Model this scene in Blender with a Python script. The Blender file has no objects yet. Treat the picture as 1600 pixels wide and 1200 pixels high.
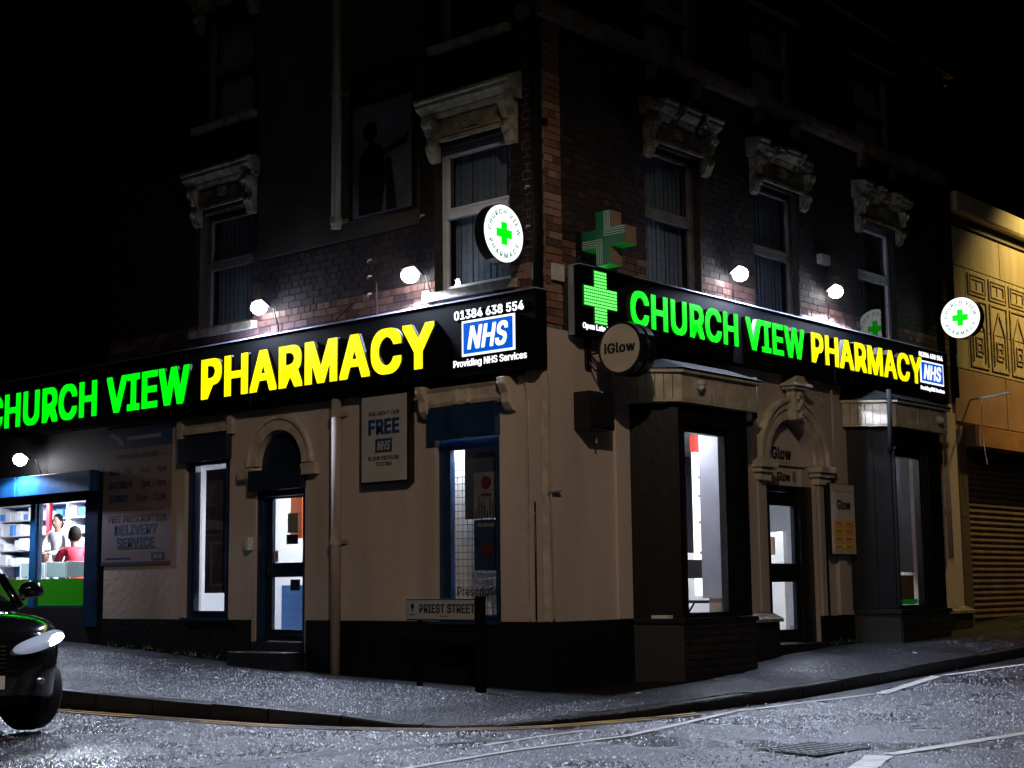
import bpy, bmesh, math, random
from mathutils import Vector, Matrix, Euler
random.seed(11)
SC = bpy.context.scene
COL = SC.collection
PI = math.pi
R_ = math.radians

# ------------------------------------------------------------------ camera
cd = bpy.data.cameras.new('camera')
cam = bpy.data.objects.new('camera', cd); COL.objects.link(cam)
Rv, Uv, Fv = Vector((0.65474, -0.75577, -0.01134)), Vector((-0.09310, -0.09553, 0.99106)), Vector((0.75010, 0.64784, 0.13291))
cam.matrix_world = Matrix(((Rv.x, Uv.x, -Fv.x, -12.568), (Rv.y, Uv.y, -Fv.y, -10.369), (Rv.z, Uv.z, -Fv.z, 1.0862), (0, 0, 0, 1)))
cd.sensor_width = 36.0; cd.lens = 2372.5 / 1600 * 36; cd.clip_start = 0.1; cd.clip_end = 400
SC.camera = cam

# ------------------------------------------------------------------ world, night sky
w = bpy.data.worlds.new('World'); SC.world = w; w.use_nodes = True
nt = w.node_tree; bg = nt.nodes['Background']
sky = nt.nodes.new('ShaderNodeTexSky'); sky.sky_type = 'NISHITA'; sky.sun_disc = False
sky.sun_elevation = R_(-4); sky.sun_rotation = R_(230)
nt.links.new(sky.outputs[0], bg.inputs[0]); bg.inputs[1].default_value = 0.004
def lamp(name, kind, loc, energy, color, aim=None, **kw):
    l = bpy.data.lights.new(name, kind); l.energy = energy; l.color = color
    for k, v in kw.items(): setattr(l, k, v)
    o = bpy.data.objects.new(name, l); COL.objects.link(o); o.location = loc
    if aim is not None:
        o.rotation_euler = (Vector(aim) - Vector(loc)).to_track_quat('-Z', 'Y').to_euler()
    return o
# faint fill sun added for the upper floors, the street lamp at the junction, the sodium lamp further up the right hand street
lamp('fill_sun', 'SUN', (-20, -20, 20), 0.055, (0.95, 0.85, 0.75), aim=(0, 0, 4), angle=R_(25))
lamp('street_light', 'SPOT', (-8.6, -8.3, 9.4), 1750, (1.0, 0.77, 0.57), aim=(-1.5, -2.9, -2.2), spot_size=R_(83), spot_blend=0.34, shadow_soft_size=0.12)
lamp('sodium_light', 'SPOT', (15.0, -2.4, 8.6), 1700, (1.0, 0.70, 0.20), aim=(14.8, 0.2, 6.0), spot_size=R_(104), spot_blend=0.6, shadow_soft_size=0.15)
vs = SC.view_settings; vs.view_transform = 'Standard'; vs.look = 'None'; vs.exposure = 0; vs.gamma = 1; vs.use_curve_mapping = False
SC.cycles.use_denoising = True
SC.cycles.max_bounces = 6; SC.cycles.diffuse_bounces = 3; SC.cycles.transparent_max_bounces = 12
SC.cycles.sample_clamp_indirect = 4; SC.cycles.use_light_tree = True
SC.cycles.caustics_reflective = False; SC.cycles.caustics_refractive = False

# ------------------------------------------------------------------ materials
def mat(name, col, rough=0.6, metal=0.0, var=0.0, vscale=3.0, bump=0.0, bscale=40.0, emit=None, estr=0.0, spec=0.5, col2=None, streak=False, coat=0):
    m = bpy.data.materials.new(name); m.use_nodes = True
    n = m.node_tree.nodes; l = m.node_tree.links; b = n['Principled BSDF']
    b.inputs['Base Color'].default_value = (*col, 1); b.inputs['Roughness'].default_value = rough
    b.inputs['Metallic'].default_value = metal; b.inputs['Specular IOR Level'].default_value = spec
    b.inputs['Coat Weight'].default_value = coat
    if emit: b.inputs['Emission Color'].default_value = (*emit, 1); b.inputs['Emission Strength'].default_value = estr
    tc = n.new('ShaderNodeTexCoord')
    src = tc.outputs['Object']
    if streak:
        mp = n.new('ShaderNodeMapping'); mp.inputs['Scale'].default_value = (1, 1, 0.12); l.new(src, mp.inputs[0]); src = mp.outputs[0]
    if var > 0 or col2:
        t = n.new('ShaderNodeTexNoise'); t.inputs['Scale'].default_value = vscale; t.inputs['Detail'].default_value = 6
        l.new(src, t.inputs['Vector'])
        mx = n.new('ShaderNodeMix'); mx.data_type = 'RGBA'
        c2 = col2 if col2 else tuple(c * (1 - var) for c in col)
        c1 = col if col2 else tuple(min(1, c * (1 + var * .6)) for c in col)
        mx.inputs['A'].default_value = (*c2, 1); mx.inputs['B'].default_value = (*c1, 1)
        cr = n.new('ShaderNodeMapRange'); cr.inputs[1].default_value = .35; cr.inputs[2].default_value = .65
        l.new(t.outputs['Fac'], cr.inputs[0]); l.new(cr.outputs[0], mx.inputs['Factor']); l.new(mx.outputs['Result'], b.inputs['Base Color'])
    if bump > 0:
        t2 = n.new('ShaderNodeTexNoise'); t2.inputs['Scale'].default_value = bscale; t2.inputs['Detail'].default_value = 4
        l.new(tc.outputs['Object'], t2.inputs['Vector'])
        bp = n.new('ShaderNodeBump'); bp.inputs['Strength'].default_value = bump; bp.inputs['Distance'].default_value = 0.02
        l.new(t2.outputs['Fac'], bp.inputs['Height']); l.new(bp.outputs[0], b.inputs['Normal'])
    return m
def emat(name, col, s):
    return mat(name, tuple(c * .5 for c in col), 0.4, emit=col, estr=s)
def asphalt(name, base, rmin, rmax, scale, bstr, wet=0.5):
    m = bpy.data.materials.new(name); m.use_nodes = True
    n = m.node_tree.nodes; l = m.node_tree.links; b = n['Principled BSDF']
    tc = n.new('ShaderNodeTexCoord'); O = tc.outputs['Object']
    v = n.new('ShaderNodeTexVoronoi'); v.inputs['Scale'].default_value = scale; l.new(O, v.inputs['Vector'])
    v2 = n.new('ShaderNodeTexNoise'); v2.inputs['Scale'].default_value = scale * .9; v2.inputs['Detail'].default_value = 3; l.new(O, v2.inputs['Vector'])
    big = n.new('ShaderNodeTexNoise'); big.inputs['Scale'].default_value = .9; big.inputs['Detail'].default_value = 5; l.new(O, big.inputs['Vector'])
    mr = n.new('ShaderNodeMapRange'); mr.inputs[1].default_value = .38; mr.inputs[2].default_value = .62; mr.inputs[3].default_value = rmin; mr.inputs[4].default_value = rmax
    l.new(big.outputs['Fac'], mr.inputs[0]); l.new(mr.outputs[0], b.inputs['Roughness'])
    ad = n.new('ShaderNodeMath'); ad.operation = 'ADD'; l.new(v.outputs['Distance'], ad.inputs[0]); l.new(v2.outputs['Fac'], ad.inputs[1])
    bp = n.new('ShaderNodeBump'); bp.inputs['Distance'].default_value = 0.012; bp.inputs['Strength'].default_value = bstr; l.new(ad.outputs[0], bp.inputs['Height'])
    l.new(bp.outputs[0], b.inputs['Normal'])
    mx = n.new('ShaderNodeMix'); mx.data_type = 'RGBA'; mx.inputs['A'].default_value = (*[c * .45 for c in base], 1); mx.inputs['B'].default_value = (*[c * 1.9 for c in base], 1)
    v3 = n.new('ShaderNodeTexVoronoi'); v3.inputs['Scale'].default_value = scale; l.new(O, v3.inputs['Vector'])
    sep = n.new('ShaderNodeSeparateColor'); l.new(v3.outputs['Color'], sep.inputs[0]); l.new(sep.outputs[0], mx.inputs['Factor'])
    l.new(mx.outputs['Result'], b.inputs['Base Color'])
    b.inputs['Specular IOR Level'].default_value = wet
    return m
def glassmat(name, tint, refl=1.0, rough=0.0):
    m = bpy.data.materials.new(name); m.use_nodes = True
    n = m.node_tree.nodes; l = m.node_tree.links; n.remove(n['Principled BSDF'])
    out = n['Material Output']; tr = n.new('ShaderNodeBsdfTransparent'); tr.inputs[0].default_value = (*tint, 1)
    gl = n.new('ShaderNodeBsdfGlossy'); gl.inputs['Roughness'].default_value = rough
    fr = n.new('ShaderNodeFresnel'); fr.inputs[0].default_value = 1.5
    mu = n.new('ShaderNodeMath'); mu.operation = 'MULTIPLY'; mu.inputs[1].default_value = refl; mu.use_clamp = True; l.new(fr.outputs[0], mu.inputs[0])
    ge = n.new('ShaderNodeNewGeometry'); iv = n.new('ShaderNodeMath'); iv.operation = 'SUBTRACT'; iv.inputs[0].default_value = 1; l.new(ge.outputs['Backfacing'], iv.inputs[1])
    m3 = n.new('ShaderNodeMath'); m3.operation = 'MULTIPLY'; l.new(mu.outputs[0], m3.inputs[0]); l.new(iv.outputs[0], m3.inputs[1])
    ms = n.new('ShaderNodeMixShader'); l.new(m3.outputs[0], ms.inputs[0]); l.new(tr.outputs[0], ms.inputs[1]); l.new(gl.outputs[0], ms.inputs[2]); l.new(ms.outputs[0], out.inputs[0])
    return m
def brickmat(name, ramp, rough=.8):
    m = bpy.data.materials.new(name); m.use_nodes = True
    n = m.node_tree.nodes; l = m.node_tree.links; b = n['Principled BSDF']; b.inputs['Roughness'].default_value = rough
    at = n.new('ShaderNodeAttribute'); at.attribute_name = 'tone'
    cr = n.new('ShaderNodeValToRGB'); e = cr.color_ramp.elements
    e[0].position = 0; e[0].color = (*ramp[0], 1); e[1].position = 1; e[1].color = (*ramp[-1], 1)
    for i, c in enumerate(ramp[1:-1]): x = e.new((i + 1) / (len(ramp) - 1)); x.color = (*c, 1)
    tc = n.new('ShaderNodeTexCoord'); t = n.new('ShaderNodeTexNoise'); t.inputs['Scale'].default_value = 14; t.inputs['Detail'].default_value = 6; l.new(tc.outputs['Object'], t.inputs['Vector'])
    ma = n.new('ShaderNodeMath'); ma.operation = 'MULTIPLY_ADD'; ma.inputs[1].default_value = .5; l.new(t.outputs['Fac'], ma.inputs[0]); 
    sb = n.new('ShaderNodeMath'); sb.operation = 'SUBTRACT'; sb.inputs[1].default_value = .25; l.new(at.outputs['Fac'], sb.inputs[0]); l.new(sb.outputs[0], ma.inputs[2])
    l.new(ma.outputs[0], cr.inputs[0]); l.new(cr.outputs[0], b.inputs['Base Color'])
    bp = n.new('ShaderNodeBump'); bp.inputs['Strength'].default_value = .5; bp.inputs['Distance'].default_value = .01
    t2 = n.new('ShaderNodeTexNoise'); t2.inputs['Scale'].default_value = 60; l.new(tc.outputs['Object'], t2.inputs['Vector']); l.new(t2.outputs['Fac'], bp.inputs['Height']); l.new(bp.outputs[0], b.inputs['Normal'])
    return m
M = dict(
    cream=mat('cream_render', (.52, .43, .375), .75, var=.22, vscale=1.2, bump=.35, bscale=9, streak=True),
    creamtrim=mat('cream_trim', (.52, .46, .36), .7, var=.25, vscale=6, bump=.4, bscale=25),
    stone=mat('painted_stone', (.42, .40, .30), .7, var=.35, vscale=9, bump=.5, bscale=30),
    oldstone=mat('flaking_stone', (.30, .27, .20), .8, col2=(.09, .07, .05), vscale=7, bump=.8, bscale=30),
    band=mat('band_stone', (.17, .13, .09), .8, var=.4, vscale=5, bump=.5, bscale=30),
    sill=mat('sill_stone', (.36, .34, .28), .75, var=.4, vscale=8, bump=.6, bscale=25),
    plinth=mat('black_plinth_paint', (.0035, .0035, .004), .75, var=.5, vscale=4, bump=.4, bscale=20, spec=.2),
    mortar=mat('mortar', (.20, .17, .15), .9, var=.4, vscale=6, bump=.5, bscale=60),
    mortard=mat('dark_mortar', (.024, .020, .018), .9, var=.4, vscale=6, bump=.5, bscale=60),
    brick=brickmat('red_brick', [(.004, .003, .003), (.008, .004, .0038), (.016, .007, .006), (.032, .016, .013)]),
    bricklit=brickmat('floodlit_brick', [(.04, .022, .020), (.10, .048, .040), (.16, .08, .066), (.24, .15, .13)]),  # brick coloured lighter to stand for the floodlights' pool of light
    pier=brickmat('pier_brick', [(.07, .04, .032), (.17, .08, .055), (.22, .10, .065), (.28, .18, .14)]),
    dbrick=brickmat('black_brick', [(.010, .009, .009), (.018, .015, .014), (.026, .02, .018)], .6),
    olive=mat('dark_painted_render', (.045, .040, .026), .85, var=.35, vscale=1.5, bump=.4, bscale=12),
    roofm=mat('slate', (.03, .03, .035), .6, var=.4, vscale=10, bump=.5),
    lead=mat('lead_sheet', (.004, .0042, .005), .9, metal=0, spec=.03, var=.3, vscale=6, bump=.5, bscale=8),
    navy=mat('navy_paint', (.010, .034, .085), .35, var=.3, vscale=5, bump=.15, bscale=20),
    navyd=mat('dark_navy_paint', (.006, .016, .038), .4, var=.3, vscale=5),
    blue=mat('blue_shutter_box', (.015, .11, .30), .35, var=.3, vscale=4, bump=.2, bscale=10, streak=True),
    blackp=mat('black_timber_paint', (.007, .007, .008), .32, var=.3, vscale=5, bump=.12, bscale=12),
    postm=mat('post_black', (.003, .003, .003), .8, spec=.1), blackm=mat('black_metal', (.008, .008, .009), .4, metal=.2),
    upvc=mat('sign_lit_white_frame', (.76, .84, 1.0), .35, var=.15, vscale=5),  # white frames, colour raised and blued for the glow of the signs
    upvcd=mat('grey_window_frame', (.16, .15, .16), .45, var=.3, vscale=6),  # darker grey frame colour for the remaining windows
    white=mat('white_paint', (.78, .78, .78), .5, var=.06, vscale=2),
    whitew=mat('room_white', (.72, .74, .80), .6, var=.04, vscale=2),
    grey=mat('grey_partition', (.33, .32, .38), .6, var=.1),
    dgrey=mat('dark_interior', (.05, .05, .06), .7),
    floorm=mat('shop_floor', (.30, .30, .33), .3),
    blind=mat('vertical_blind', (.55, .62, .70), .8, var=.15, vscale=20),
    curtain=mat('pale_curtain', (.22, .13, .10), .8, var=.3, vscale=12),
    pipe=mat('cream_pipe_paint', (.36, .31, .26), .9, var=.3, vscale=8, streak=True),
    pipeo=mat('weathered_pipe_paint', (.26, .24, .18), .5, var=.3, vscale=8, streak=True),
    pipeb=mat('black_pipe', (.005, .005, .006), .8, spec=.15),
    signb=mat('sign_panel_black', (.0022, .0022, .0028), .8, spec=.04, var=.2, vscale=2),
    signedge=mat('sign_edge_aluminium', (.40, .45, .58), .35, metal=.5, var=.2, vscale=8, streak=True),
    letterside=mat('letter_return', (.025, .025, .025), .35),
    green=emat('lit_green', (0.0, 1.0, 0.005), 1.15), yellow=emat('lit_yellow', (1.0, .92, 0.0), 1.25),
    litwhite=emat('lit_white', (.92, .95, 1.0), 1.3), litblue=mat('lit_blue', (.0, .02, .12), .8, emit=(.0, .11, .72), estr=.95, spec=.05),
    litface=emat('lit_face', (.95, 1.0, 1.0), 1.35), cyan=emat('lit_teal_print', (.0, .30, .27), .6),
    led=emat('led_green', (.16, 1.0, .16), 1.5), ledbase=mat('led_board', (.0, .05, .005), .4, emit=(0, .25, .01), estr=.35),
    gcross=mat('green_acrylic', (.005, .13, .055), .35), gstripe=mat('cross_stripe', (.42, .55, .60), .4),
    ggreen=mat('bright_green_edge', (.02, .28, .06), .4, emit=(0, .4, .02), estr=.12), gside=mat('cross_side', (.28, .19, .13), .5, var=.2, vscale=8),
    drumface=mat('drum_face_cream', (.46, .40, .33), .5, var=.15, vscale=3), drum=mat('drum_black', (.010, .010, .012), .25),
    ink=mat('black_ink', (.006, .006, .008), .5), inkblue=mat('navy_ink', (.012, .045, .14), .5), inkred=mat('red_ink', (.12, .012, .015), .5),
    vinyl=mat('poster_vinyl', (.24, .185, .195), .6, var=.08), vinyl2=mat('board_vinyl', (.42, .41, .40), .5, var=.08),
    boardw=mat('salon_board', (.56, .49, .42), .5, var=.08), yellowt=mat('yellow_tile_print', (.75, .38, .05), .5),
    darkbase=mat('dark_poster', (.008, .008, .01), .5), greypost=mat('grey_poster', (.17, .18, .24), .6, col2=(.09, .09, .12), vscale=2.2),
    redpost=mat('dim_red_print', (.10, .012, .012), .6),
    gold=mat('cladding_panel', (.47, .40, .27), .45, var=.18, vscale=7, bump=.2, bscale=20, streak=True), goldtrim=mat('panel_moulding', (.46, .38, .25), .5, var=.3, vscale=8),
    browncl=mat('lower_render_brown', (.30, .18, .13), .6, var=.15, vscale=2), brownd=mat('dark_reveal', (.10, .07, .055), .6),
    shut=mat('shutter_slat', (.13, .085, .065), .55, metal=.15, var=.25, vscale=4), shutbox=mat('shutter_housing', (.42, .21, .10), .5, var=.2, vscale=3),
    kerbm=mat('wet_kerb_stone', (.009, .008, .008), .38, var=.4, vscale=6, bump=.5, bscale=35, spec=.6),
    road=asphalt('wet_asphalt', (.011, .011, .014), .16, .50, 40, .9, .60),
    pave=asphalt('wet_pavement', (.007, .007, .009), .32, .60, 45, .9, .28),
    iron=mat('cast_iron', (.03, .028, .025), .45, metal=.4, bump=.6, bscale=50),
    wline=mat('worn_white_paint', (.62, .60, .58), .45, var=.25, vscale=9, bump=.4, bscale=60), yline=mat('worn_yellow_paint', (.62, .33, .06), .4, col2=(.03, .028, .025), vscale=2.2, bump=.4, bscale=60),
    carp=mat('black_car_paint', (.008, .009, .011), .12, metal=.2, coat=1.0), carg=mat('car_glass', (.02, .022, .028), .04, spec=.9), rubber=mat('tyre_rubber', (.010, .010, .010), .65),
    chrome=mat('chrome', (.6, .62, .66), .15, metal=1), alloy=mat('alloy', (.25, .25, .27), .3, metal=.9), plastic=mat('black_plastic', (.012, .012, .013), .4),
    lampglow=emat('headlight_glow', (.86, .93, 1.0), 14.0), lamprefl=mat('headlight_lens', (.35, .40, .48), .12, emit=(.6, .72, 1.0), estr=.28),
    lens=emat('floodlight_lens', (.93, .94, 1.0), 60.0), ceil=emat('ceiling_panel', (.90, .93, 1.0), 60.0), ceilb=emat('bright_ceiling_panel', (.92, .94, 1.0), 170.0), strip=emat('lightbox', (.96, .93, 1.0), 1.6), litred=emat('lightbox_red', (.9, .06, .04), .8),
    skin=mat('skin', (.55, .32, .24), .5), hair=mat('dark_hair', (.008, .006, .005), .7, spec=.1), hairb=mat('brown_hair', (.12, .055, .03), .5), blouse=mat('white_blouse', (.85, .83, .88), .7), beige=mat('beige_cardigan', (.40, .27, .20), .8), red=mat('red_hoodie', (.60, .02, .05), .7), trousers=mat('dark_trousers', (.05, .05, .07), .8),
    chairg=mat('grey_green_chair', (.24, .33, .33), .4), box=mat('white_carton', (.75, .76, .80), .5), boxb=mat('blue_carton', (.06, .22, .60), .5), shelfm=mat('shelf_white', (.6, .62, .68), .5), shelfback=mat('shelf_back_blue', (.07, .18, .45), .6), orange=mat('orange_print', (.75, .16, .03), .5), redint=mat('red_panel', (.7, .02, .04), .5),
    vgreen=mat('green_window_vinyl', (.012, .15, .006), .35, col2=(.06, .09, .008), vscale=.7, emit=(.01, .22, .0), estr=.28),
    posterp=mat('photo_poster_brown', (.13, .10, .10), .6, col2=(.03, .03, .035), vscale=3), posterb=mat('blue_poster', (.010, .025, .065), .5, col2=(.02, .05, .10), vscale=5), posterw=mat('white_poster', (.22, .20, .20), .6, var=.25, vscale=6),
    rust=mat('amber_box', (.35, .08, .02), .5, var=.3, vscale=12), whitebox=mat('white_plastic_box', (.55, .56, .52), .5, var=.15, vscale=10), litter=mat('litter_paper', (.6, .6, .6), .6), litterr=mat('red_litter', (.5, .04, .03), .6),
    leaf=mat('weed_leaf', (.05, .07, .015), .6), card=mat('brown_card', (.25, .15, .08), .8), cable=mat('dark_cable', (.01, .01, .01), .5), mist=mat('leadwork_light', (.35, .33, .32), .5),
)
M['chip'] = brickmat('aggregate', [(.02, .02, .024), (.05, .05, .06), (.13, .13, .155), (.55, .55, .64)], .30)
M['chipd'] = brickmat('pavement_aggregate', [(.012, .012, .015), (.03, .03, .036), (.07, .07, .085), (.30, .30, .36)], .32)
M['glassd'] = glassmat('dark_window_glass', (.75, .78, .82), 1.15)
M['glassl'] = glassmat('shop_glass', (.93, .95, .96), .8)

for k in ('led', 'ledbase', 'cyan', 'litwhite', 'litblue', 'vgreen', 'ggreen', 'lamprefl', 'litred'): M[k].cycles.emission_sampling = 'NONE'
# ------------------------------------------------------------------ mesh helpers
def W(side, s, n, z):            # facade coordinates -> world; s along the wall, n outwards
    return Vector((-n, s, z)) if side == 'L' else Vector((s, -n, z))
def obj(name, bm, m, parent=None, label=None, cat=None, group=None, kind=None, smooth=False, bevel=0):
    if isinstance(bm, bpy.types.Mesh): me = bm
    elif name in SPLIT:
        isl = []; left = set(bm.faces)
        while left:
            st = [left.pop()]; cur = set(st)
            while st:
                f = st.pop()
                for v in f.verts:
                    for g in v.link_faces:
                        if g in left: left.discard(g); cur.add(g); st.append(g)
            isl.append(cur)
        if len(isl) > 1:
            o = None
            for cur in isl:
                b2 = bmesh.new(); vm = {}
                for f in cur:
                    for v in f.verts:
                        if v not in vm: vm[v] = b2.verts.new(v.co)
                    b2.faces.new([vm[v] for v in f.verts])
                SPLIT.discard(name); o = obj(name, b2, m, parent, label, cat, group, kind, smooth, bevel); SPLIT.add(name)
            bm.free(); return o
        return (SPLIT.discard(name), obj(name, bm, m, parent, label, cat, group, kind, smooth, bevel), SPLIT.add(name))[1]
    else:
        bmesh.ops.recalc_face_normals(bm, faces=bm.faces)
        me = bpy.data.meshes.new(name); bm.to_mesh(me); bm.free()
    if isinstance(m, str): m = M[m]
    if m and not me.materials: me.materials.append(m)
    if smooth:
        for p in me.polygons: p.use_smooth = True
    o = bpy.data.objects.new(name, me); COL.objects.link(o)
    if parent:
        o.parent = parent; o.matrix_parent_inverse = WM[parent.name].inverted()
    WM[o.name] = Matrix.Identity(4)
    if label: o['label'] = label
    if cat: o['category'] = cat
    if group: o['group'] = group
    if kind: o['kind'] = kind
    if bevel:
        b = o.modifiers.new('bevel', 'BEVEL'); b.width = bevel; b.segments = 2; b.limit_method = 'ANGLE'
    return o
WM = {}
SPLIT = {'cable', 'conduit', 'moulding', 'white_stripe', 'kerb_patch', 'pilaster', 'door_pilaster', 'pier_base', 'pier_capping', 'black_plinth', 'arch_impost', 'end_wall', 'gutter', 'corner_block', 'dark_room_lining', 'mullion', 'string_course', 'reveal_panel', 'porch_side', 'corner_strip', 'partition', 'waste_pipe', 'post', 'shutter_box', 'footer_band'}
def thing(name, loc, label, cat, group=None, kind=None):
    o = bpy.data.objects.new(name, None); COL.objects.link(o); o.location = loc; o.empty_display_size = .2
    WM[o.name] = Matrix.Translation(Vector(loc))
    if label: o['label'] = label
    if cat: o['category'] = cat
    if group: o['group'] = group
    if kind: o['kind'] = kind
    return o
def part(name, parent):          # an Empty that groups nothing but gives a part its sub-parts is avoided: parts are meshes
    raise RuntimeError
def NB(): return bmesh.new()
def hexa(bm, p):                 # 8 points: bottom ring 0-3, top ring 4-7
    v = [bm.verts.new(q) for q in p]
    for f in ((0, 3, 2, 1), (4, 5, 6, 7), (0, 1, 5, 4), (1, 2, 6, 5), (2, 3, 7, 6), (3, 0, 4, 7)): bm.faces.new([v[i] for i in f])
def bx(bm, x0, x1, y0, y1, z0, z1):
    hexa(bm, [(x0, y0, z0), (x1, y0, z0), (x1, y1, z0), (x0, y1, z0), (x0, y0, z1), (x1, y0, z1), (x1, y1, z1), (x0, y1, z1)])
def fb(bm, side, s0, s1, n0, n1, z0, z1):
    hexa(bm, [W(side, a, b, c) for c in (z0, z1) for a, b in ((s0, n0), (s1, n0), (s1, n1), (s0, n1))])
def prism(bm, pts, fn, a, b):    # pts 2D ring, fn(u,v,w) -> world
    A = [bm.verts.new(fn(u, v, a)) for u, v in pts]; B = [bm.verts.new(fn(u, v, b)) for u, v in pts]
    n = len(pts)
    bm.faces.new(A); bm.faces.new(B[::-1])
    for i in range(n): bm.faces.new((A[i], A[(i + 1) % n], B[(i + 1) % n], B[i]))
def fpoly(bm, side, pts, n0, n1): prism(bm, pts, lambda s, z, n: W(side, s, n, z), n0, n1)
def fprof(bm, side, prof, s0, s1): prism(bm, prof, lambda n, z, s: W(side, s, n, z), s0, s1)
def planp(bm, pts, z0, z1): prism(bm, pts, lambda x, y, z: Vector((x, y, z)), z0, z1)
def tube(bm, pts, r, seg=8, cap=True):
    pts = [Vector(p) for p in pts]; rings = []
    rr = r if isinstance(r, (list, tuple)) else [r] * len(pts)
    for i, p in enumerate(pts):
        d = (pts[min(i + 1, len(pts) - 1)] - pts[max(i - 1, 0)]).normalized()
        a = Vector((0, 0, 1)) if abs(d.z) < .9 else Vector((1, 0, 0))
        u = d.cross(a).normalized(); v = d.cross(u)
        rings.append([bm.verts.new(p + (u * math.cos(t) + v * math.sin(t)) * rr[i]) for t in [2 * PI * k / seg for k in range(seg)]])
    for A, B in zip(rings, rings[1:]):
        for k in range(seg): bm.faces.new((A[k], A[(k + 1) % seg], B[(k + 1) % seg], B[k]))
    if cap: bm.faces.new(rings[0]); bm.faces.new(rings[-1][::-1])
def ellip(bm, c, rx, ry, rz, mtx=None, seg=14):
    r = bmesh.ops.create_uvsphere(bm, u_segments=seg, v_segments=max(6, seg * 2 // 3), radius=1)
    for v in r['verts']:
        q = Vector((v.co.x * rx, v.co.y * ry, v.co.z * rz))
        if mtx: q = mtx @ q
        v.co = q + Vector(c)
def arch_pts(cx, cz, r, n=20, a0=0, a1=PI): return [(cx + r * math.cos(a0 + (a1 - a0) * i / n), cz + r * math.sin(a0 + (a1 - a0) * i / n)) for i in range(n + 1)]
def ring_strip(bm, side, cx, cz, r0, r1, n0, n1, a0=0, a1=PI, seg=22, rz=1.0):
    for i in range(seg):
        t0 = a0 + (a1 - a0) * i / seg; t1 = a0 + (a1 - a0) * (i + 1) / seg
        pts = [(cx + r0 * math.cos(t0), cz + r0 * rz * math.sin(t0)), (cx + r1 * math.cos(t0), cz + r1 * rz * math.sin(t0)), (cx + r1 * math.cos(t1), cz + r1 * rz * math.sin(t1)), (cx + r0 * math.cos(t1), cz + r0 * rz * math.sin(t1))]
        fpoly(bm, side, pts, n0, n1)
def wallgrid(bm, side, s0, s1, z0, z1, n0, n1, holes):
    S = sorted({s0, s1} | {min(max(h[i], s0), s1) for h in holes for i in (0, 1)})
    Z = sorted({z0, z1} | {min(max(h[i], z0), z1) for h in holes for i in (2, 3)})
    for za, zb in zip(Z, Z[1:]):
        run = None
        for sa, sb in zip(S, S[1:]):
            cs, cz = (sa + sb) / 2, (za + zb) / 2
            solid = not any(h[0] < cs < h[1] and h[2] < cz < h[3] for h in holes)
            if solid: run = [run[0], sb] if run else [sa, sb]
            if (not solid or sb == S[-1]) and run:
                fb(bm, side, run[0], run[1], n0, n1, za, zb); run = None
def spandrel(bm, side, cx, cz, r, ztop, n0, n1, rz=1.0, seg=18):
    for i in range(seg):
        t0, t1 = PI * i / seg, PI * (i + 1) / seg
        a = (cx + r * math.cos(t0), cz + r * rz * math.sin(t0)); b = (cx + r * math.cos(t1), cz + r * rz * math.sin(t1))
        fpoly(bm, side, [a, b, (b[0], ztop), (a[0], ztop)], n0, n1)

# ------------------------------------------------------------------ text
FONT = None
try:
    import os
    FONT = bpy.data.fonts.load(os.path.join(bpy.utils.system_resource('DATAFILES'), 'fonts', 'Inter.woff2'))
except Exception: FONT = None
TC = {}
def tmesh(s, bold=0.0, extrude=0.0, shear=0.0, res=3, fs=1.0):
    key = (s, round(bold, 4), shear, extrude > 0)
    if key not in TC:
        cu = bpy.data.curves.new('text', 'FONT'); cu.body = s; cu.size = 1; cu.shear = shear; cu.resolution_u = res
        if FONT: cu.font = FONT
        if bold > 0: cu.space_character = 1 + bold * 1.6
        o = bpy.data.objects.new('text', cu); COL.objects.link(o)
        dg = bpy.context.evaluated_depsgraph_get(); me = bpy.data.meshes.new_from_object(o.evaluated_get(dg), depsgraph=dg)
        bpy.data.objects.remove(o); bpy.data.curves.remove(cu)
        V = [v.co.copy() for v in me.vertices]; P = [tuple(p.vertices) for p in me.polygons]
        rings = [(0, 0)]
        if bold > 0: rings += [(bold * a, bold * .6 * b) for a, b in ((1, 1), (1, -1), (-1, 1), (-1, -1), (1, 0), (-1, 0), (.5, 1), (-.5, -1))]
        NV = []; NP = []
        for q, (dx, dy) in enumerate(rings):
            b = len(NV); zt = .5 - q * .012
            NV += [(v.x + dx, v.y + dy, zt) for v in V]; NP += [tuple(b + i for i in p) for p in P]
            if extrude > 0:         # sides down to the back plane from the outline edges
                cnt = {}
                for p in P:
                    for a, c in zip(p, p[1:] + p[:1]): cnt[(a, c)] = cnt.get((a, c), 0) + 1
                ed = [e for e in cnt if (e[1], e[0]) not in cnt]; b2 = len(NV)
                NV += [(v.x + dx, v.y + dy, -.5) for v in V]
                NP += [(b + a, b2 + a, b2 + c, b + c) for a, c in ed]
        TC[key] = (NV, NP); bpy.data.meshes.remove(me)
    m = bpy.data.meshes.new('text'); m.from_pydata(TC[key][0], [], TC[key][1]); return m
CAPH = max(v.co.y for v in tmesh('H').vertices)
def frame(side, s, n, z):        # reading frame on a wall facing out of that facade; local x reading, y up, z out
    o = W(side, s, n, z)
    X = Vector((0, -1, 0)) if side == 'L' else Vector((1, 0, 0)); Y = Vector((0, 0, 1)); Z = X.cross(Y)
    return Matrix(((X.x, Y.x, Z.x, o.x), (X.y, Y.y, Z.y, o.y), (X.z, Y.z, Z.z, o.z), (0, 0, 0, 1)))
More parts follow.
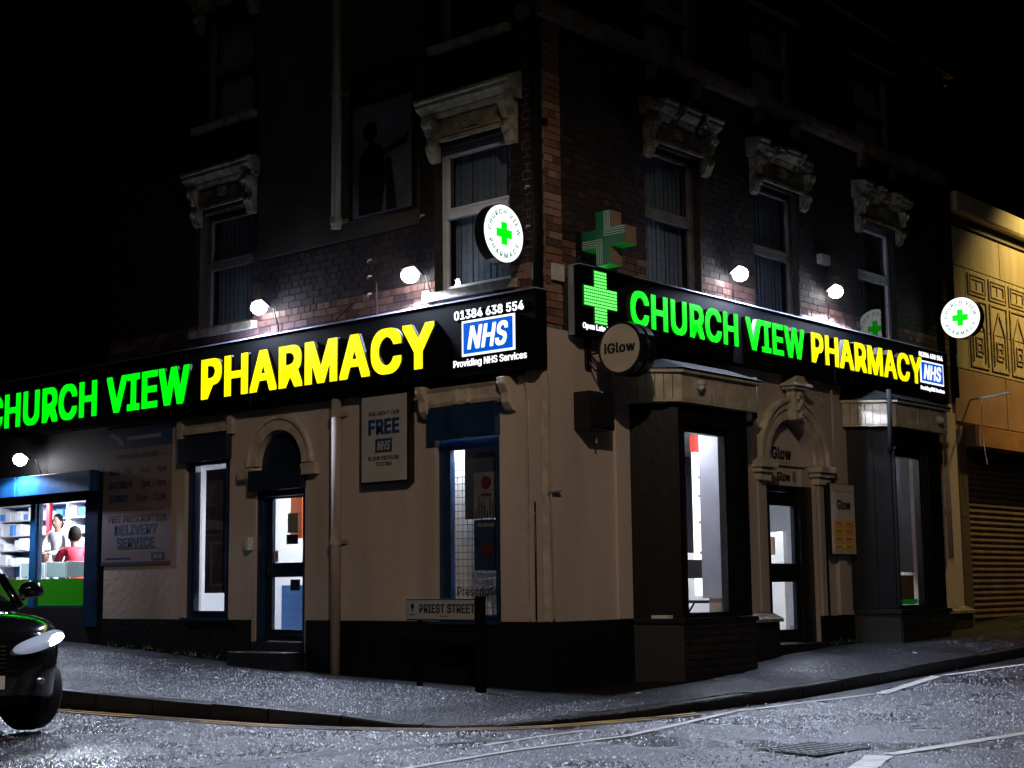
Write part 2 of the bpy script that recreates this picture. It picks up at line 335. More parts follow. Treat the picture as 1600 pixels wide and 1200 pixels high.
def textpart(name, s, F, x, y, h, width=None, align='c', m='ink', parent=None, bold=.02, depth=.002, shear=0, label=None, capref='H'):
    me = tmesh(s, bold, .5, shear)
    if not me.vertices: return None
    xs = [v.co.x for v in me.vertices]
    x0, x1 = min(xs), max(xs); sy = h / CAPH; sx = (width / (x1 - x0)) if width else sy
    wd = (x1 - x0) * sx
    off = {'c': -wd / 2, 'l': 0, 'r': -wd}[align]
    for v in me.vertices:
        v.co = F @ Vector(((v.co.x - x0) * sx + off + x, v.co.y * sy + y, v.co.z * depth))
    return obj(name, me, m, parent, label=label)
def letters(word, F, x0, x1, y, h, m, parent, bold=.035, depth=.07, gap=1.0):
    # channel letters: a lit face on a darker return, each one its own part
    full = tmesh(word, bold); fx = [v.co.x for v in full.vertices]; a, b = min(fx), max(fx)
    sx = (x1 - x0) / (b - a); sy = h / (CAPH + bold * 1.2)
    for i, ch in enumerate(word):
        if ch == ' ': continue
        pre = tmesh(word[:i + 1], bold); right = max(v.co.x for v in pre.vertices)
        g = tmesh(ch, bold, 0); gx = [v.co.x for v in g.vertices]; off = right - max(gx)
        gs = tmesh(ch, bold + .004, .5)
        for v in gs.vertices: v.co = F @ Vector(((v.co.x + off - a) * sx + x0, (v.co.y - .0) * sy + y, (v.co.z + .5) * depth))
        base = obj('letter', gs, 'letterside', parent, smooth=False)
        for v in g.vertices: v.co = F @ Vector(((v.co.x + off - a) * sx + x0, (v.co.y - .0) * sy + y, depth + .002 + (v.co.z + .5) * .006))
        obj('lit_face', g, m, base)
def circtext(word, F, cx, cy, r, h, a_mid, m, parent, flip=False, spread=1.0):
    # text set round a circle
    ws = []
    for ch in word:
        if ch == ' ': ws.append(.26); continue
        g = tmesh(ch, .008); xs = [v.co.x for v in g.vertices]; ws.append(max(xs) - min(xs) + .13)
    sc = h / CAPH; tot = sum(ws) * sc * spread / r; ang = a_mid + (tot / 2 if not flip else -tot / 2)
    bm = NB()
    for ch, wd in zip(word, ws):
        d = wd * sc * spread / r; mid = ang - d / 2 if not flip else ang + d / 2
        if ch != ' ':
            g = tmesh(ch, .014, .5); xs = [v.co.x for v in g.vertices]; cxx = (min(xs) + max(xs)) / 2
            rot = mid - PI / 2 if not flip else mid + PI / 2
            for v in g.vertices:
                p = Vector(((v.co.x - cxx) * sc, (v.co.y - CAPH / 2) * sc))
                q = Vector((p.x * math.cos(rot) - p.y * math.sin(rot) + cx + r * math.cos(mid), p.x * math.sin(rot) + p.y * math.cos(rot) + cy + r * math.sin(mid)))
                v.co = F @ Vector((q.x, q.y, (v.co.z + .5) * .003))
            bm.from_mesh(g)
        ang = ang - d if not flip else ang + d
    obj('lettering', bm, m, parent)
def lbox(bm, F, x0, x1, y0, y1, z0, z1):
    hexa(bm, [F @ Vector(p) for p in [(x0, y0, z0), (x1, y0, z0), (x1, y1, z0), (x0, y1, z0), (x0, y0, z1), (x1, y0, z1), (x1, y1, z1), (x0, y1, z1)]])
def lcyl(bm, F, cx, cy, r, z0, z1, seg=40):
    prism(bm, [(cx + r * math.cos(2 * PI * k / seg), cy + r * math.sin(2 * PI * k / seg)) for k in range(seg)], lambda u, v, w: F @ Vector((u, v, w)), z0, z1)
def lpoly(bm, F, pts, z0, z1): prism(bm, pts, lambda u, v, w: F @ Vector((u, v, w)), z0, z1)

# ------------------------------------------------------------------ ground
def sp(t, k=.5): return k * math.log1p(math.exp(t / k)) if t / k < 50 else t
def zr(x, y): return -.15 - .02 * sp(-(x + y) * .7 - 2.6) + .036 * sp(min(x, 40) - 1.8) + .045 * sp(min(y, 40) - 4.5)
def sheet(name, m, x0, x1, y0, y1, st, fz, **kw):
    bm = NB(); nx = int((x1 - x0) / st); ny = int((y1 - y0) / st)
    g = [[bm.verts.new((x0 + i * st, y0 + j * st, fz(x0 + i * st, y0 + j * st))) for j in range(ny + 1)] for i in range(nx + 1)]
    for i in range(nx):
        for j in range(ny): bm.faces.new((g[i][j], g[i + 1][j], g[i + 1][j + 1], g[i][j + 1]))
    return obj(name, bm, m, kind='structure', smooth=True, **kw)
sheet('road', 'road', -30, 42, -30, 42, .75, zr, label='wet dark asphalt road round the corner')
sheet('ground', 'road', -150, 150, -150, 150, 10, lambda x, y: -4.0 + .0 * x)
# kerb line: plan, kerb upstand
KL = [(-3.2, 34, .17), (-3.2, 20, .17), (-3.2, 12, .18), (-3.18, 7, .185), (-3.18, 4.2, .185), (-3.12, 2.0, .15), (-3.08, .9, .125), (-2.9, .1, .09), (-2.68, -.4, .03), (-2.46, -.8, .015), (-2.14, -1.12, .02), (-1.75, -1.36, .045), (-1.0, -1.55, .07), (-.3, -1.67, .09), (.87, -1.74, .12), (1.8, -1.80, .125), (4.4, -1.82, .13), (7.5, -1.86, .135), (12, -1.9, .14), (20, -1.9, .14), (34, -1.9, .14)]
def resample(K, step):
    out = [K[0]]; 
    for a, b in zip(K, K[1:]):
        L = math.hypot(b[0] - a[0], b[1] - a[1]); n = max(1, round(L / step))
        for i in range(1, n + 1): out.append(tuple(a[k] + (b[k] - a[k]) * i / n for k in range(3)))
    return out
KR = resample(KL, .3)
def nrm(i):
    a = KR[max(0, i - 1)]; b = KR[min(len(KR) - 1, i + 1)]; d = Vector((b[0] - a[0], b[1] - a[1], 0)).normalized()
    return Vector((-d.y, d.x, 0))      # towards the building
ks = thing('kerb', (-2.4, -.8, -.15), None, None, kind='structure')
i = 0
while i < len(KR) - 1:
    j = min(i + 3, len(KR) - 1); bm = NB(); rings = []
    for k in range(i, j + 1):
        p = Vector((KR[k][0], KR[k][1], 0)); n = nrm(k); t = (Vector((KR[min(k + 1, len(KR) - 1)][0] - KR[max(k - 1, 0)][0], KR[min(k + 1, len(KR) - 1)][1] - KR[max(k - 1, 0)][1], 0))).normalized()
        sh = t * (.009 if k == i else (-.009 if k == j else 0)); z = zr(p.x, p.y); h = KR[k][2] + (random.uniform(-.003, .003) if 0 else 0)
        rings.append([p + sh + n * a + Vector((0, 0, z + b)) for a, b in ((0, -.1), (.0, h - .015), (.012, h), (.15, h), (.15, -.1))])
    jz = random.uniform(-.009, .007)
    V = [[bm.verts.new(q + Vector((0, 0, jz))) for q in r] for r in rings]
    for A, B in zip(V, V[1:]):
        for k in range(4): bm.faces.new((A[k], A[k + 1], B[k + 1], B[k]))
    bm.faces.new(V[0]); bm.faces.new(V[-1][::-1])
    obj('kerb_stone', bm, 'kerbm', ks)
    i = j
def interp(T, t):
    for (a, za), (b, zb) in zip(T, T[1:]):
        if t <= b: return za + (zb - za) * (t - a) / (b - a) if t > a else za
    return T[-1][1]
ZBL = [(0, 0), (2, .05), (2.93, .08), (4.8, .17), (6.95, .31), (8.3, .37), (9.4, .41), (20, .9), (40, 1.7)]
ZBR = [(0, 0), (1.6, .03), (3.5, .13), (4.5, .22), (6, .29), (8, .34), (10, .40), (12.5, .54), (20, .95), (40, 1.7)]
def basez(x, y): return interp(ZBL, y) if y > 0 else interp(ZBR, x)
# pavement: strips between the wall foot and the kerb
bm = NB(); prev = None
for i in range(len(KR)):
    p = Vector((KR[i][0], KR[i][1], 0)) + nrm(i) * .15; zk = zr(KR[i][0], KR[i][1]) + KR[i][2] + .0
    if p.y > .0 and p.x < -2: wp = Vector((.15, p.y + .15, 0)); zw = interp(ZBL, p.y)
    elif p.x > 0: wp = Vector((p.x + .15, .15, 0)); zw = interp(ZBR, p.x)
    else: wp = Vector((.15, .15, 0)); zw = 0
    row = []
    for k in range(9):
        t = k / 8; q = p.lerp(wp, t); row.append(bm.verts.new((q.x, q.y, zk + (zw - zk) * t + .012 * math.sin(PI * t))))
    if prev:
        for a, b, c, d in zip(prev, prev[1:], row[1:], row): 
            try: bm.faces.new((a, b, c, d))
            except ValueError: pass
    prev = row
bmesh.ops.remove_doubles(bm, verts=bm.verts, dist=.0005)
obj('pavement', bm, 'pave', kind='structure', smooth=True)
import numpy as np
def chippings(name, m, pts, zs, seed, rmin=.008, rmax=.016):
    rg = np.random.default_rng(seed); n = len(pts); r = rg.uniform(rmin, rmax, n); a0 = rg.uniform(0, 6.28, n)
    K = 5; V = np.zeros((n, K + 1, 3), 'f4')
    for k in range(K):
        rr = r * rg.uniform(.75, 1.15, n); an = a0 + 2 * PI * k / K; V[:, k, 0] = pts[:, 0] + rr * np.cos(an); V[:, k, 1] = pts[:, 1] + rr * np.sin(an); V[:, k, 2] = zs - .002
    V[:, K, 0] = pts[:, 0] + r * rg.uniform(-.45, .45, n); V[:, K, 1] = pts[:, 1] + r * rg.uniform(-.45, .45, n); V[:, K, 2] = zs + r * rg.uniform(.7, 1.3, n)
    base = (np.arange(n) * (K + 1))[:, None, None]; F = np.array([[k, (k + 1) % K, K] for k in range(K)])[None]
    I = (base + F).reshape(-1, 3); me = bpy.data.meshes.new(name)
    me.vertices.add(n * (K + 1)); me.vertices.foreach_set('co', V.reshape(-1)); me.loops.add(I.size); me.loops.foreach_set('vertex_index', I.reshape(-1).astype('i4'))
    me.polygons.add(len(I)); me.polygons.foreach_set('loop_start', (np.arange(len(I)) * 3).astype('i4')); me.update(calc_edges=True); me.validate()
    t = me.attributes.new('tone', 'FLOAT', 'FACE'); t.data.foreach_set('value', np.repeat(rg.random(n).astype('f4'), K))
    return obj(name, me, m, kind='stuff')
rg = np.random.default_rng(5)
def incone(x, y, dmin, dmax):
    dx, dy = x + 12.568, y + 10.369; f = dx * .7568 + dy * .6537; q = dx * .6537 - dy * .7568
    return (f > dmin) & (f < dmax) & (np.abs(q) < f * .36)
KX = np.array([(k[0], k[1]) for k in KR])
def outside_kerb(x, y):      # signed: road side of the kerb polygon
    ins = np.zeros(len(x), bool); poly = np.vstack([KX, [[34, 34], [-3.2, 34]]]); j = len(poly) - 1
    for i in range(len(poly)):
        xi, yi = poly[i]; xj, yj = poly[j]
        c = ((yi > y) != (yj > y)) & (x < (xj - xi) * (y - yi) / (yj - yi + 1e-12) + xi); ins ^= c; j = i
    return ~ins
C = rg.uniform((-12, -12), (16, 12), (420000, 2)); C = C[incone(C[:, 0], C[:, 1], 6.5, 26)]; o_ = outside_kerb(C[:, 0], C[:, 1]); RD = C[o_][:95000]
def patch(P, seed, f=.8):     # smooth random field that clears wheel tracks and puddled hollows of loose grit
    r_ = np.random.default_rng(seed); v = np.zeros(len(P))
    for k in range(10):
        w_ = r_.normal(0, f * (1 + k * .35), 2); v += np.sin(P[:, 0] * w_[0] * 1.6 + P[:, 1] * w_[1] + r_.uniform(0, 6.28)) / (1 + k * .25)
    return v
LP = []
for ln in ([(-5.6, -2.5), (-4.23, -2.45), (-3.41, -2.42), (-2.11, -2.55)], [(-2.1, -2.55), (-1.04, -2.36), (.34, -2.05), (1.62, -2.1), (2.72, -2.3)], [(2.80, -2.36), (4.9, -2.02)], [(5.0, -2.05), (6.75, -2.36), (9, -2.5)], [(-3.6, -5.35), (-2.0, -4.83)], [(-1.9, -4.86), (-.02, -5.12), (3, -5.5)], [(-6.0, -1.25), (-4.3, -1.42), (-2.7, -1.95)]):
    for a, b in zip(ln, ln[1:]):
        n_ = int(math.hypot(b[0] - a[0], b[1] - a[1]) / .08) + 1; LP += [(a[0] + (b[0] - a[0]) * i / n_, a[1] + (b[1] - a[1]) * i / n_) for i in range(n_)]
LP = np.array(LP); KP = np.array([(k[0] - nrm(i).x * .2, k[1] - nrm(i).y * .2) for i, k in enumerate(KR)])
def mind(P, Q): return np.concatenate([np.sqrt(((p[:, None] - Q[None]) ** 2).sum(2)).min(1) for p in np.array_split(P, 20)])
keep = (patch(RD, 9) + rg.normal(0, 1.2, len(RD)) > -.6) & (mind(RD, LP) > .09) & (mind(RD, KP) > .22)
RD = RD[keep]
chippings('road_chippings', 'chip', RD, np.array([zr(a, b) for a, b in RD]) - .001, 3)
from mathutils.bvhtree import BVHTree
pv = bpy.data.objects['pavement'].data; bv = BVHTree.FromPolygons([v.co for v in pv.vertices], [tuple(p.vertices) for p in pv.polygons])
PP = C[~o_]; PP = PP[(patch(PP, 4) + rg.normal(0, 1.2, len(PP)) + np.clip(PP[:, 1] * .9 - np.clip(PP[:, 0], 0, 4) * .25, -2.2, 1.2) > .2) & ((-PP[:, 0] > .5) | (PP[:, 1] < 0)) & ((PP[:, 1] > 0) | (PP[:, 1] < -.8 - .0 * PP[:, 0]))]; Z_ = []; Q_ = []
for a, b in PP[:45000]:
    if a > .0 and b > 0: continue
    h = bv.ray_cast(Vector((a, b, 5)), Vector((0, 0, -1)))
    if h[0]: Q_.append((a, b)); Z_.append(h[0].z)
chippings('pavement_chippings', 'chipd', np.array(Q_), np.array(Z_) - .001, 4, .007, .013)
def strip(name, pts, wd, m, lift=.004, **kw):
    bm = NB(); V = []
    P = []
    for a, b in zip(pts, pts[1:]):
        n = max(1, int(math.hypot(b[0] - a[0], b[1] - a[1]) / .12))
        P += [(a[0] + (b[0] - a[0]) * i / n, a[1] + (b[1] - a[1]) * i / n) for i in range(n)]
    P.append(pts[-1])
    for i, (x, y) in enumerate(P):
        a = P[max(0, i - 1)]; b = P[min(len(P) - 1, i + 1)]; d = Vector((b[0] - a[0], b[1] - a[1])).normalized(); w2 = wd / 2 * random.uniform(.82, 1.06)
        q = [(x - d.y * w2, y + d.x * w2), (x + d.y * w2, y - d.x * w2)]
        V.append([bm.verts.new((u, v, zr(u, v) + lift + .004)) for u, v in q])
    for A, B in zip(V, V[1:]): bm.faces.new((A[0], A[1], B[1], B[0]))
    return obj(name, bm, m, kind='structure', **kw)
strip('white_edge_line', [(-5.6, -2.5), (-4.23, -2.45), (-3.41, -2.42), (-2.11, -2.55)], .07, 'wline')
strip('white_edge_line', [(-2.1, -2.55), (-1.04, -2.36), (.34, -2.05), (1.62, -2.1), (2.72, -2.3)], .09, 'wline')
strip('white_edge_line', [(2.80, -2.36), (4.9, -2.02)], .14, 'wline')
strip('white_edge_line', [(5.0, -2.05), (6.75, -2.36), (9, -2.5), (16, -2.6)], .10, 'wline')
strip('white_centre_line', [(-3.6, -5.35), (-2.64, -5.04), (-2.0, -4.83)], .22, 'wline')
strip('white_centre_line', [(-1.9, -4.86), (-.02, -5.12), (3, -5.5)], .12, 'wline')
strip('white_edge_line', [(-3.3, -2.02), (-2.5, -1.98), (-1.9, -2.02)], .06, 'wline')
for off in (.14, .27):
    P = [(a[0] - nrm(i).x * off, a[1] - nrm(i).y * off) for i, a in enumerate(KR) if a[1] < 12 and a[0] < .5]
    strip('yellow_line', P[:-1], .075, 'yline')
strip('tar_joint', [(-7.5, -.9), (-6.0, -1.25), (-4.9, -1.35), (-4.3, -1.42), (-3.6, -1.55), (-2.7, -1.95)], .06, 'iron', lift=.0)
strip('tar_joint', [(-5.3, -1.1), (-4.7, -1.22), (-4.1, -1.25)], .12, 'iron', lift=.001)
# drain cover in the road
mh = thing('manhole_cover', (-1.95, -4.2, -.19), 'dark diamond shaped iron manhole cover in the road at the bottom right', 'manhole cover')
bm = NB(); q = [(-2.22, -3.91), (-1.50, -3.95), (-1.62, -4.55), (-2.36, -4.5)]
planp(bm, q, -.30, zr(-1.9, -4.2) + .009); obj('cover_frame', bm, 'iron', mh)
bm = NB()
for a in range(7):
    for b in range(6):
        u, v = (a + .5) / 7, (b + .5) / 6
        P0 = Vector(q[0]).lerp(Vector(q[1]), u).lerp(Vector(q[3]).lerp(Vector(q[2]), u), v); z = zr(-1.9, -4.2)
        bx(bm, P0.x - .03, P0.x + .03, P0.y - .03, P0.y + .03, z + .009, z + .016)
obj('raised_stud', bm, 'iron', mh, kind='stuff')

# ------------------------------------------------------------------ main building shell
BLD = thing('corner_building', (0, 0, 0), 'three storey corner building with cream ground floor, black plinth and dark brick upper floors', 'building')
HL_up = [(.49, 1.66, 4.50, 6.22), (4.95, 6.08, 4.58, 6.18), (.49, 1.62, 7.46, 9.1), (4.99, 6.1, 7.42, 9.02)]
HL_gr = [(5.37, 6.32, .74, 3.11), (3.89, 4.84, .30, 3.14), (.68, 1.66, .72, 3.13)]
HR_up = [(1.92, 3.08, 4.66, 6.42), (4.33, 5.47, 4.66, 6.42), (7.18, 8.36, 4.66, 6.4), (1.98, 3.10, 7.62, 8.95), (4.44, 5.54, 7.62, 8.86), (7.31, 8.5, 7.62, 8.86)]
HR_gr = [(1.62, 3.50, .72, 3.2), (4.45, 5.70, .05, 3.30), (6.72, 8.8, .72, 3.35)]
WT, EAVE = .30, 9.55
bm = NB(); wallgrid(bm, 'L', WT, 8.15, 3.40, EAVE, -WT, -.008, HL_up); obj('upper_wall', bm, 'mortard', BLD)
bm = NB(); wallgrid(bm, 'R', WT, 10.12, 3.9, 9.2, -WT, -.008, HR_up); obj('upper_wall', bm, 'mortard', BLD)
bm = NB(); wallgrid(bm, 'L', WT, 8.15, -.4, 3.395, -WT, 0, HL_gr)
spandrel(bm, 'L', 4.365, 2.66, .43, 3.14, -WT + .002, -.002); fb(bm, 'L', 3.89, 3.935, -WT + .003, -.003, 2.66, 3.14); fb(bm, 'L', 4.795, 4.84, -WT + .003, -.003, 2.66, 3.14)
obj('rendered_wall', bm, 'cream', BLD)
bm = NB(); wallgrid(bm, 'R', WT, 10.12, -.4, 3.895, -WT, 0, HR_gr)
spandrel(bm, 'R', 5.075, 2.67, .60, 3.30, -WT + .002, -.002); fb(bm, 'R', 4.45, 4.476, -WT + .003, -.003, 2.67, 3.3); fb(bm, 'R', 5.674, 5.70, -WT + .003, -.003, 2.67, 3.3)
obj('rendered_wall', bm, 'cream', BLD)
# far sides and roof so that the block is closed
bm = NB(); bx(bm, WT, 7.5, 7.85, 8.15, 4.4, EAVE); bx(bm, 9.82, 10.12, WT, 8.15, 3.0, 9.2); obj('end_wall', bm, 'mortard', BLD)
bm = NB(); hexa(bm, [(-.25, -.25, EAVE + .01), (10.3, -.25, 9.25), (10.3, 8.3, 9.25), (-.25, 8.3, EAVE + .01), (2.5, 2.5, 11), (8, 2.5, 11), (8, 6, 11), (2.5, 6, 11)]); obj('roof', bm, 'roofm', BLD)
bm = NB(); fb(bm, 'R', 0, 10.2, .02, .17, 9.1, 9.2); fb(bm, 'L', 0, 8.2, .02, .17, 9.45, 9.54); obj('gutter', bm, 'blackm', BLD)
bm = NB(); fb(bm, 'L', 1.9, 4.84, .001, .02, 5.36, EAVE - .12); obj('dark_render_panel', bm, 'olive', BLD)
# bricks
def toned(me, t):
    a = me.attributes.new('tone', 'FLOAT', 'FACE')
    for i in range(len(me.polygons)): a.data[i].value = t
def bricks(side, s0, s1, z0, z1, holes, n0=-.008, n1=0.0, bl=.235, ch=.0865, header_rows=True):
    out = []; r = 0; z = z0
    while z + ch * .6 < z1:
        head = header_rows and r % 4 == 3; L = bl / 2 if head else bl; s = s0 - (L / 2 if r % 2 else 0)
        while s < s1:
            a, b = max(s + .005, s0), min(s + L - .005, s1); zt = min(z + ch - .01, z1); s += L
            if b - a < .03: continue
            segs = [(a, b)]
            for h in holes:
                if h[2] < (z + zt) / 2 < h[3]:
                    ns = []
                    for (u, v) in segs:
                        if v <= h[0] or u >= h[1]: ns.append((u, v)); continue
                        if u < h[0] - .03: ns.append((u, h[0]))
                        if v > h[1] + .03: ns.append((h[1], v))
                    segs = ns
            for (u, v) in segs: out.append((side, u, v, n0, n1 + random.uniform(-.002, .003), z, zt))
        z += ch; r += 1
    return out
def brick_obj(b, m, parent):
    bm = NB(); fb(bm, *b); bmesh.ops.recalc_face_normals(bm, faces=bm.faces); me = bpy.data.meshes.new('brick'); bm.to_mesh(me); bm.free(); toned(me, random.random()); me.materials.append(M[m])
    o = obj('brick', me, None, parent)
def brick_mass(bl, m, parent, name='brickwork'):
    V = []; Fc = []; T = []
    for b in bl:
        k = len(V); V += [tuple(W(b[0], a, n, c)) for c in (b[5], b[6]) for a, n in ((b[1], b[3]), (b[2], b[3]), (b[2], b[4]), (b[1], b[4]))]
        for f in ((4, 5, 6, 7), (0, 3, 2, 1), (3, 7, 6, 2), (0, 4, 7, 3), (1, 2, 6, 5)): Fc.append([k + q for q in f])
        T += [random.random()] * 5
    me = bpy.data.meshes.new(name); me.from_pydata(V, [], Fc); a = me.attributes.new('tone', 'FLOAT', 'FACE')
    a.data.foreach_set('value', T)
    bm = NB(); bm.from_mesh(me); bmesh.ops.recalc_face_normals(bm, faces=bm.faces); bm.to_mesh(me); bm.free()
    me.materials.append(M[m]); obj(name, me, None, parent, kind='stuff')
HOLL = HL_up + [(1.88, 4.86, 5.35, 10)]
BL = bricks('L', .0, 8.15, 4.30, EAVE - .12, HOLL) ; BR = bricks('R', .32, 10.12, 4.50, 9.1, HR_up + [(.3, 10.2, 7.38, 7.62)])
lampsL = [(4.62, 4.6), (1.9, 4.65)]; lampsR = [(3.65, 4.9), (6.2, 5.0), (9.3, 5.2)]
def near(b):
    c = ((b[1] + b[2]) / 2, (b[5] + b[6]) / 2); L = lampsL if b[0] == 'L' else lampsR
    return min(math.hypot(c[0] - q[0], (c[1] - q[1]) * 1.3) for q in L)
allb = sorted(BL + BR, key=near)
LOW = lambda b: b[5] < (4.64 if b[0] == 'L' else 4.93)  # courses below the floodlights, with the lamp light put into their colour
for b in allb[:236]: brick_obj(b, 'bricklit' if LOW(b) else 'brick', BLD)
brick_mass([b for b in allb[236:] if not LOW(b)], 'brick', BLD); brick_mass([b for b in allb[236:] if LOW(b)], 'bricklit', BLD)
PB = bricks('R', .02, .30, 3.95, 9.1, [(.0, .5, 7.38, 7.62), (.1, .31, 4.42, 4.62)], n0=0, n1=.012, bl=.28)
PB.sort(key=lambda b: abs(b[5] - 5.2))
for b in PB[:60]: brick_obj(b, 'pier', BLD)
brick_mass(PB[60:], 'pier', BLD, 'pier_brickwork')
bm = NB(); bx(bm, 0.004, WT, 0.004, WT, 3.9, 9.54); obj('corner_pier', bm, 'mortar', BLD)
bm = NB(); bx(bm, 0.0, WT - .0, 0.0, WT, -.4, 3.895); obj('corner_wall', bm, 'cream', BLD)
# plinths
bm = NB(); wallgrid(bm, 'L', -.03, 8.15, -.4, .72, .001, .035, [(3.83, 4.9, -1, .8)]); wallgrid(bm, 'R', .0, 1.47, -.4, .72, .001, .035, []); 
obj('black_plinth', bm, 'plinth', BLD)
bm = NB(); fb(bm, 'R', 3.66, 4.42, .001, .035, -.4, .70); fb(bm, 'R', 5.72, 6.6, .001, .035, -.4, .66); fb(bm, 'R', 9.0, 10.12, .001, .035, -.4, .70); obj('black_plinth', bm, 'plinth', BLD)
bm = NB()
for a, b in ((3.72, 4.44), (9.42, 10.16)): fprof(bm, 'R', [(.036, .62), (.20, .62), (.20, .66), (.036, .735)], a, b)
obj('pier_capping', bm, 'oldstone', BLD)
bm = NB(); fb(bm, 'R', 3.74, 4.42, .036, .15, -.2, .62); fb(bm, 'R', 9.46, 10.12, .036, .17, .1, .62); obj('pier_base', bm, 'dbrick', BLD)
# pilasters and strips in the render
bm = NB(); fb(bm, 'L', -.015, .06, .001, .02, .725, 3.40); fb(bm, 'L', .24, .275, .001, .012, .725, 3.40); obj('corner_strip', bm, 'creamtrim', BLD)
bm = NB(); fb(bm, 'R', 1.20, 1.46, .001, .03, .725, 3.2); fb(bm, 'R', 6.2, 6.42, .001, .05, .67, 3.2); fb(bm, 'R', 5.86, 5.98, .001, .03, .67, 2.6); fb(bm, 'R', 9.5, 10.12, .001, .04, .74, 3.75); obj('pilaster', bm, 'cream', BLD)
# first floor band with brackets, right facade and short return
bm = NB(); fprof(bm, 'R', [(0.001, 7.40), (.10, 7.42), (.13, 7.50), (.13, 7.58), (.001, 7.62)], -.1, 10.1); fprof(bm, 'L', [(0.001, 7.40), (.09, 7.42), (.12, 7.50), (.12, 7.57), (.001, 7.61)], -.0, .28); obj('string_course', bm, 'band', BLD)
for s in (2.05, 3.05, 4.5, 5.45, 7.35, 8.35):
    bm = NB(); fprof(bm, 'R', [(.001, 7.18), (.05, 7.20), (.09, 7.32), (.09, 7.395), (.001, 7.395)], s - .06, s + .06); obj('sill_bracket', bm, 'band', BLD)
bm = NB(); fb(bm, 'L', .09, .15, .001, .03, 4.43, 4.61); fb(bm, 'R', .10, .30, .014, .04, 4.43, 4.62); obj('corner_block', bm, 'whitebox', BLD)

# ------------------------------------------------------------------ windows
def window(side, s0, s1, z0, z1, mid, fm, blindmat='blind', sill=None, curtain=False, n=-.14, white_strip=False):
    fw = .075
    bm = NB(); fb(bm, side, s0, s0 + fw, n - .06, n, z0, z1); fb(bm, side, s1 - fw, s1, n - .06, n, z0, z1)
    fb(bm, side, s0 + fw, s1 - fw, n - .06, n, z0, z0 + fw); fb(bm, side, s0 + fw, s1 - fw, n - .06, n, z1 - fw, z1)
    fr = obj('window', bm, fm, BLD, bevel=.004)
    bm = NB(); fb(bm, side, s0 + fw, s1 - fw, n - .06, n + .012, mid - .045, mid + .045); obj('meeting_rail', bm, fm, fr, bevel=.004)
    bm = NB(); a, b, c, d = s0 + fw, s1 - fw, mid + .045, z1 - fw      # opening upper sash
    fb(bm, side, a, a + .035, n - .03, n + .02, c, d); fb(bm, side, b - .035, b, n - .03, n + .02, c, d); fb(bm, side, a + .035, b - .035, n - .03, n + .02, c, c + .035); fb(bm, side, a + .035, b - .035, n - .03, n + .02, d - .035, d)
    obj('sash', bm, fm, fr, bevel=.003)
    for q0, q1 in ((z0 + fw, mid - .045), (mid + .045, z1 - fw)):
        bm = NB(); fb(bm, side, s0 + fw, s1 - fw, n - .045, n - .035, q0, q1); obj('pane', bm, 'glassd', fr)
    bm = NB(); k = s0 + fw
    while k < s1 - fw - .02:
        ww = .092; t = random.uniform(.04, .12)
        P = [W(side, k, n - .13, 0), W(side, min(k + ww, s1 - fw), n - .13 - t * .12, 0)]
        e = W(side, 0, .002, 0)
        hexa(bm, [P[0] + Vector((0, 0, z0)), P[1] + Vector((0, 0, z0)), P[1] + e + Vector((0, 0, z0)), P[0] + e + Vector((0, 0, z0)), P[0] + Vector((0, 0, z1)), P[1] + Vector((0, 0, z1)), P[1] + e + Vector((0, 0, z1)), P[0] + e + Vector((0, 0, z1))]); k += ww
    obj('vertical_blind', bm, blindmat, fr)
    if curtain:
        bm = NB(); a, b = curtain
        for i in range(6):
            x = a + (b - a) * i / 6; fb(bm, side, x, x + (b - a) / 8, n - .11 + .015 * (i % 2), n - .09 + .015 * (i % 2), z0 + fw, z1 - .1)
        obj('curtain', bm, 'curtain', fr)
    if sill:
        bm = NB(); fprof(bm, side, [(-.10, z0), (-.10, z0 - .10), (.10, z0 - .12), (.10, z0 - .02)], s0 - .1 if sill == 1 else s0 - .06, s1 + .1 if sill == 1 else s1 + .06)
        obj('sill', bm, 'sill' if side == 'L' else 'band', fr)
    return fr
window('L', .49, 1.66, 4.50, 6.22, 5.42, 'upvc', sill=1)
window('L', 4.95, 6.08, 4.58, 6.18, 5.45, 'upvcd', sill=1)
window('L', .49, 1.62, 7.46, 9.1, 8.3, 'upvcd', blindmat='curtain', sill=2)
window('L', 4.99, 6.1, 7.42, 9.02, 8.22, 'upvcd', sill=1)
window('R', 1.92, 3.08, 4.66, 6.42, 5.56, 'upvcd', n=-.10)
window('R', 4.33, 5.47, 4.66, 6.42, 5.5, 'upvcd', n=-.10)
window('R', 7.18, 8.36, 4.66, 6.40, 5.6, 'upvc', curtain=(7.9, 8.22), n=-.10)
window('R', 1.98, 3.10, 7.62, 8.95, 8.2, 'upvcd', curtain=(2.8, 2.98), n=-.10)
window('R', 4.44, 5.54, 7.62, 8.86, 8.22, 'upvcd', curtain=(5.3, 5.42), n=-.10)
window('R', 7.31, 8.5, 7.62, 8.86, 8.2, 'upvcd', n=-.10)
# dark rooms behind the upper windows
bm = NB()
for h in HL_up: fb(bm, 'L', h[0] - .2, h[1] + .2, -1.0, -.95, h[2] - .2, h[3] + .2)
for h in HR_up: fb(bm, 'R', h[0] - .2, h[1] + .2, -1.0, -.95, h[2] - .2, h[3] + .2)
obj('dark_room_lining', bm, 'dgrey', BLD)
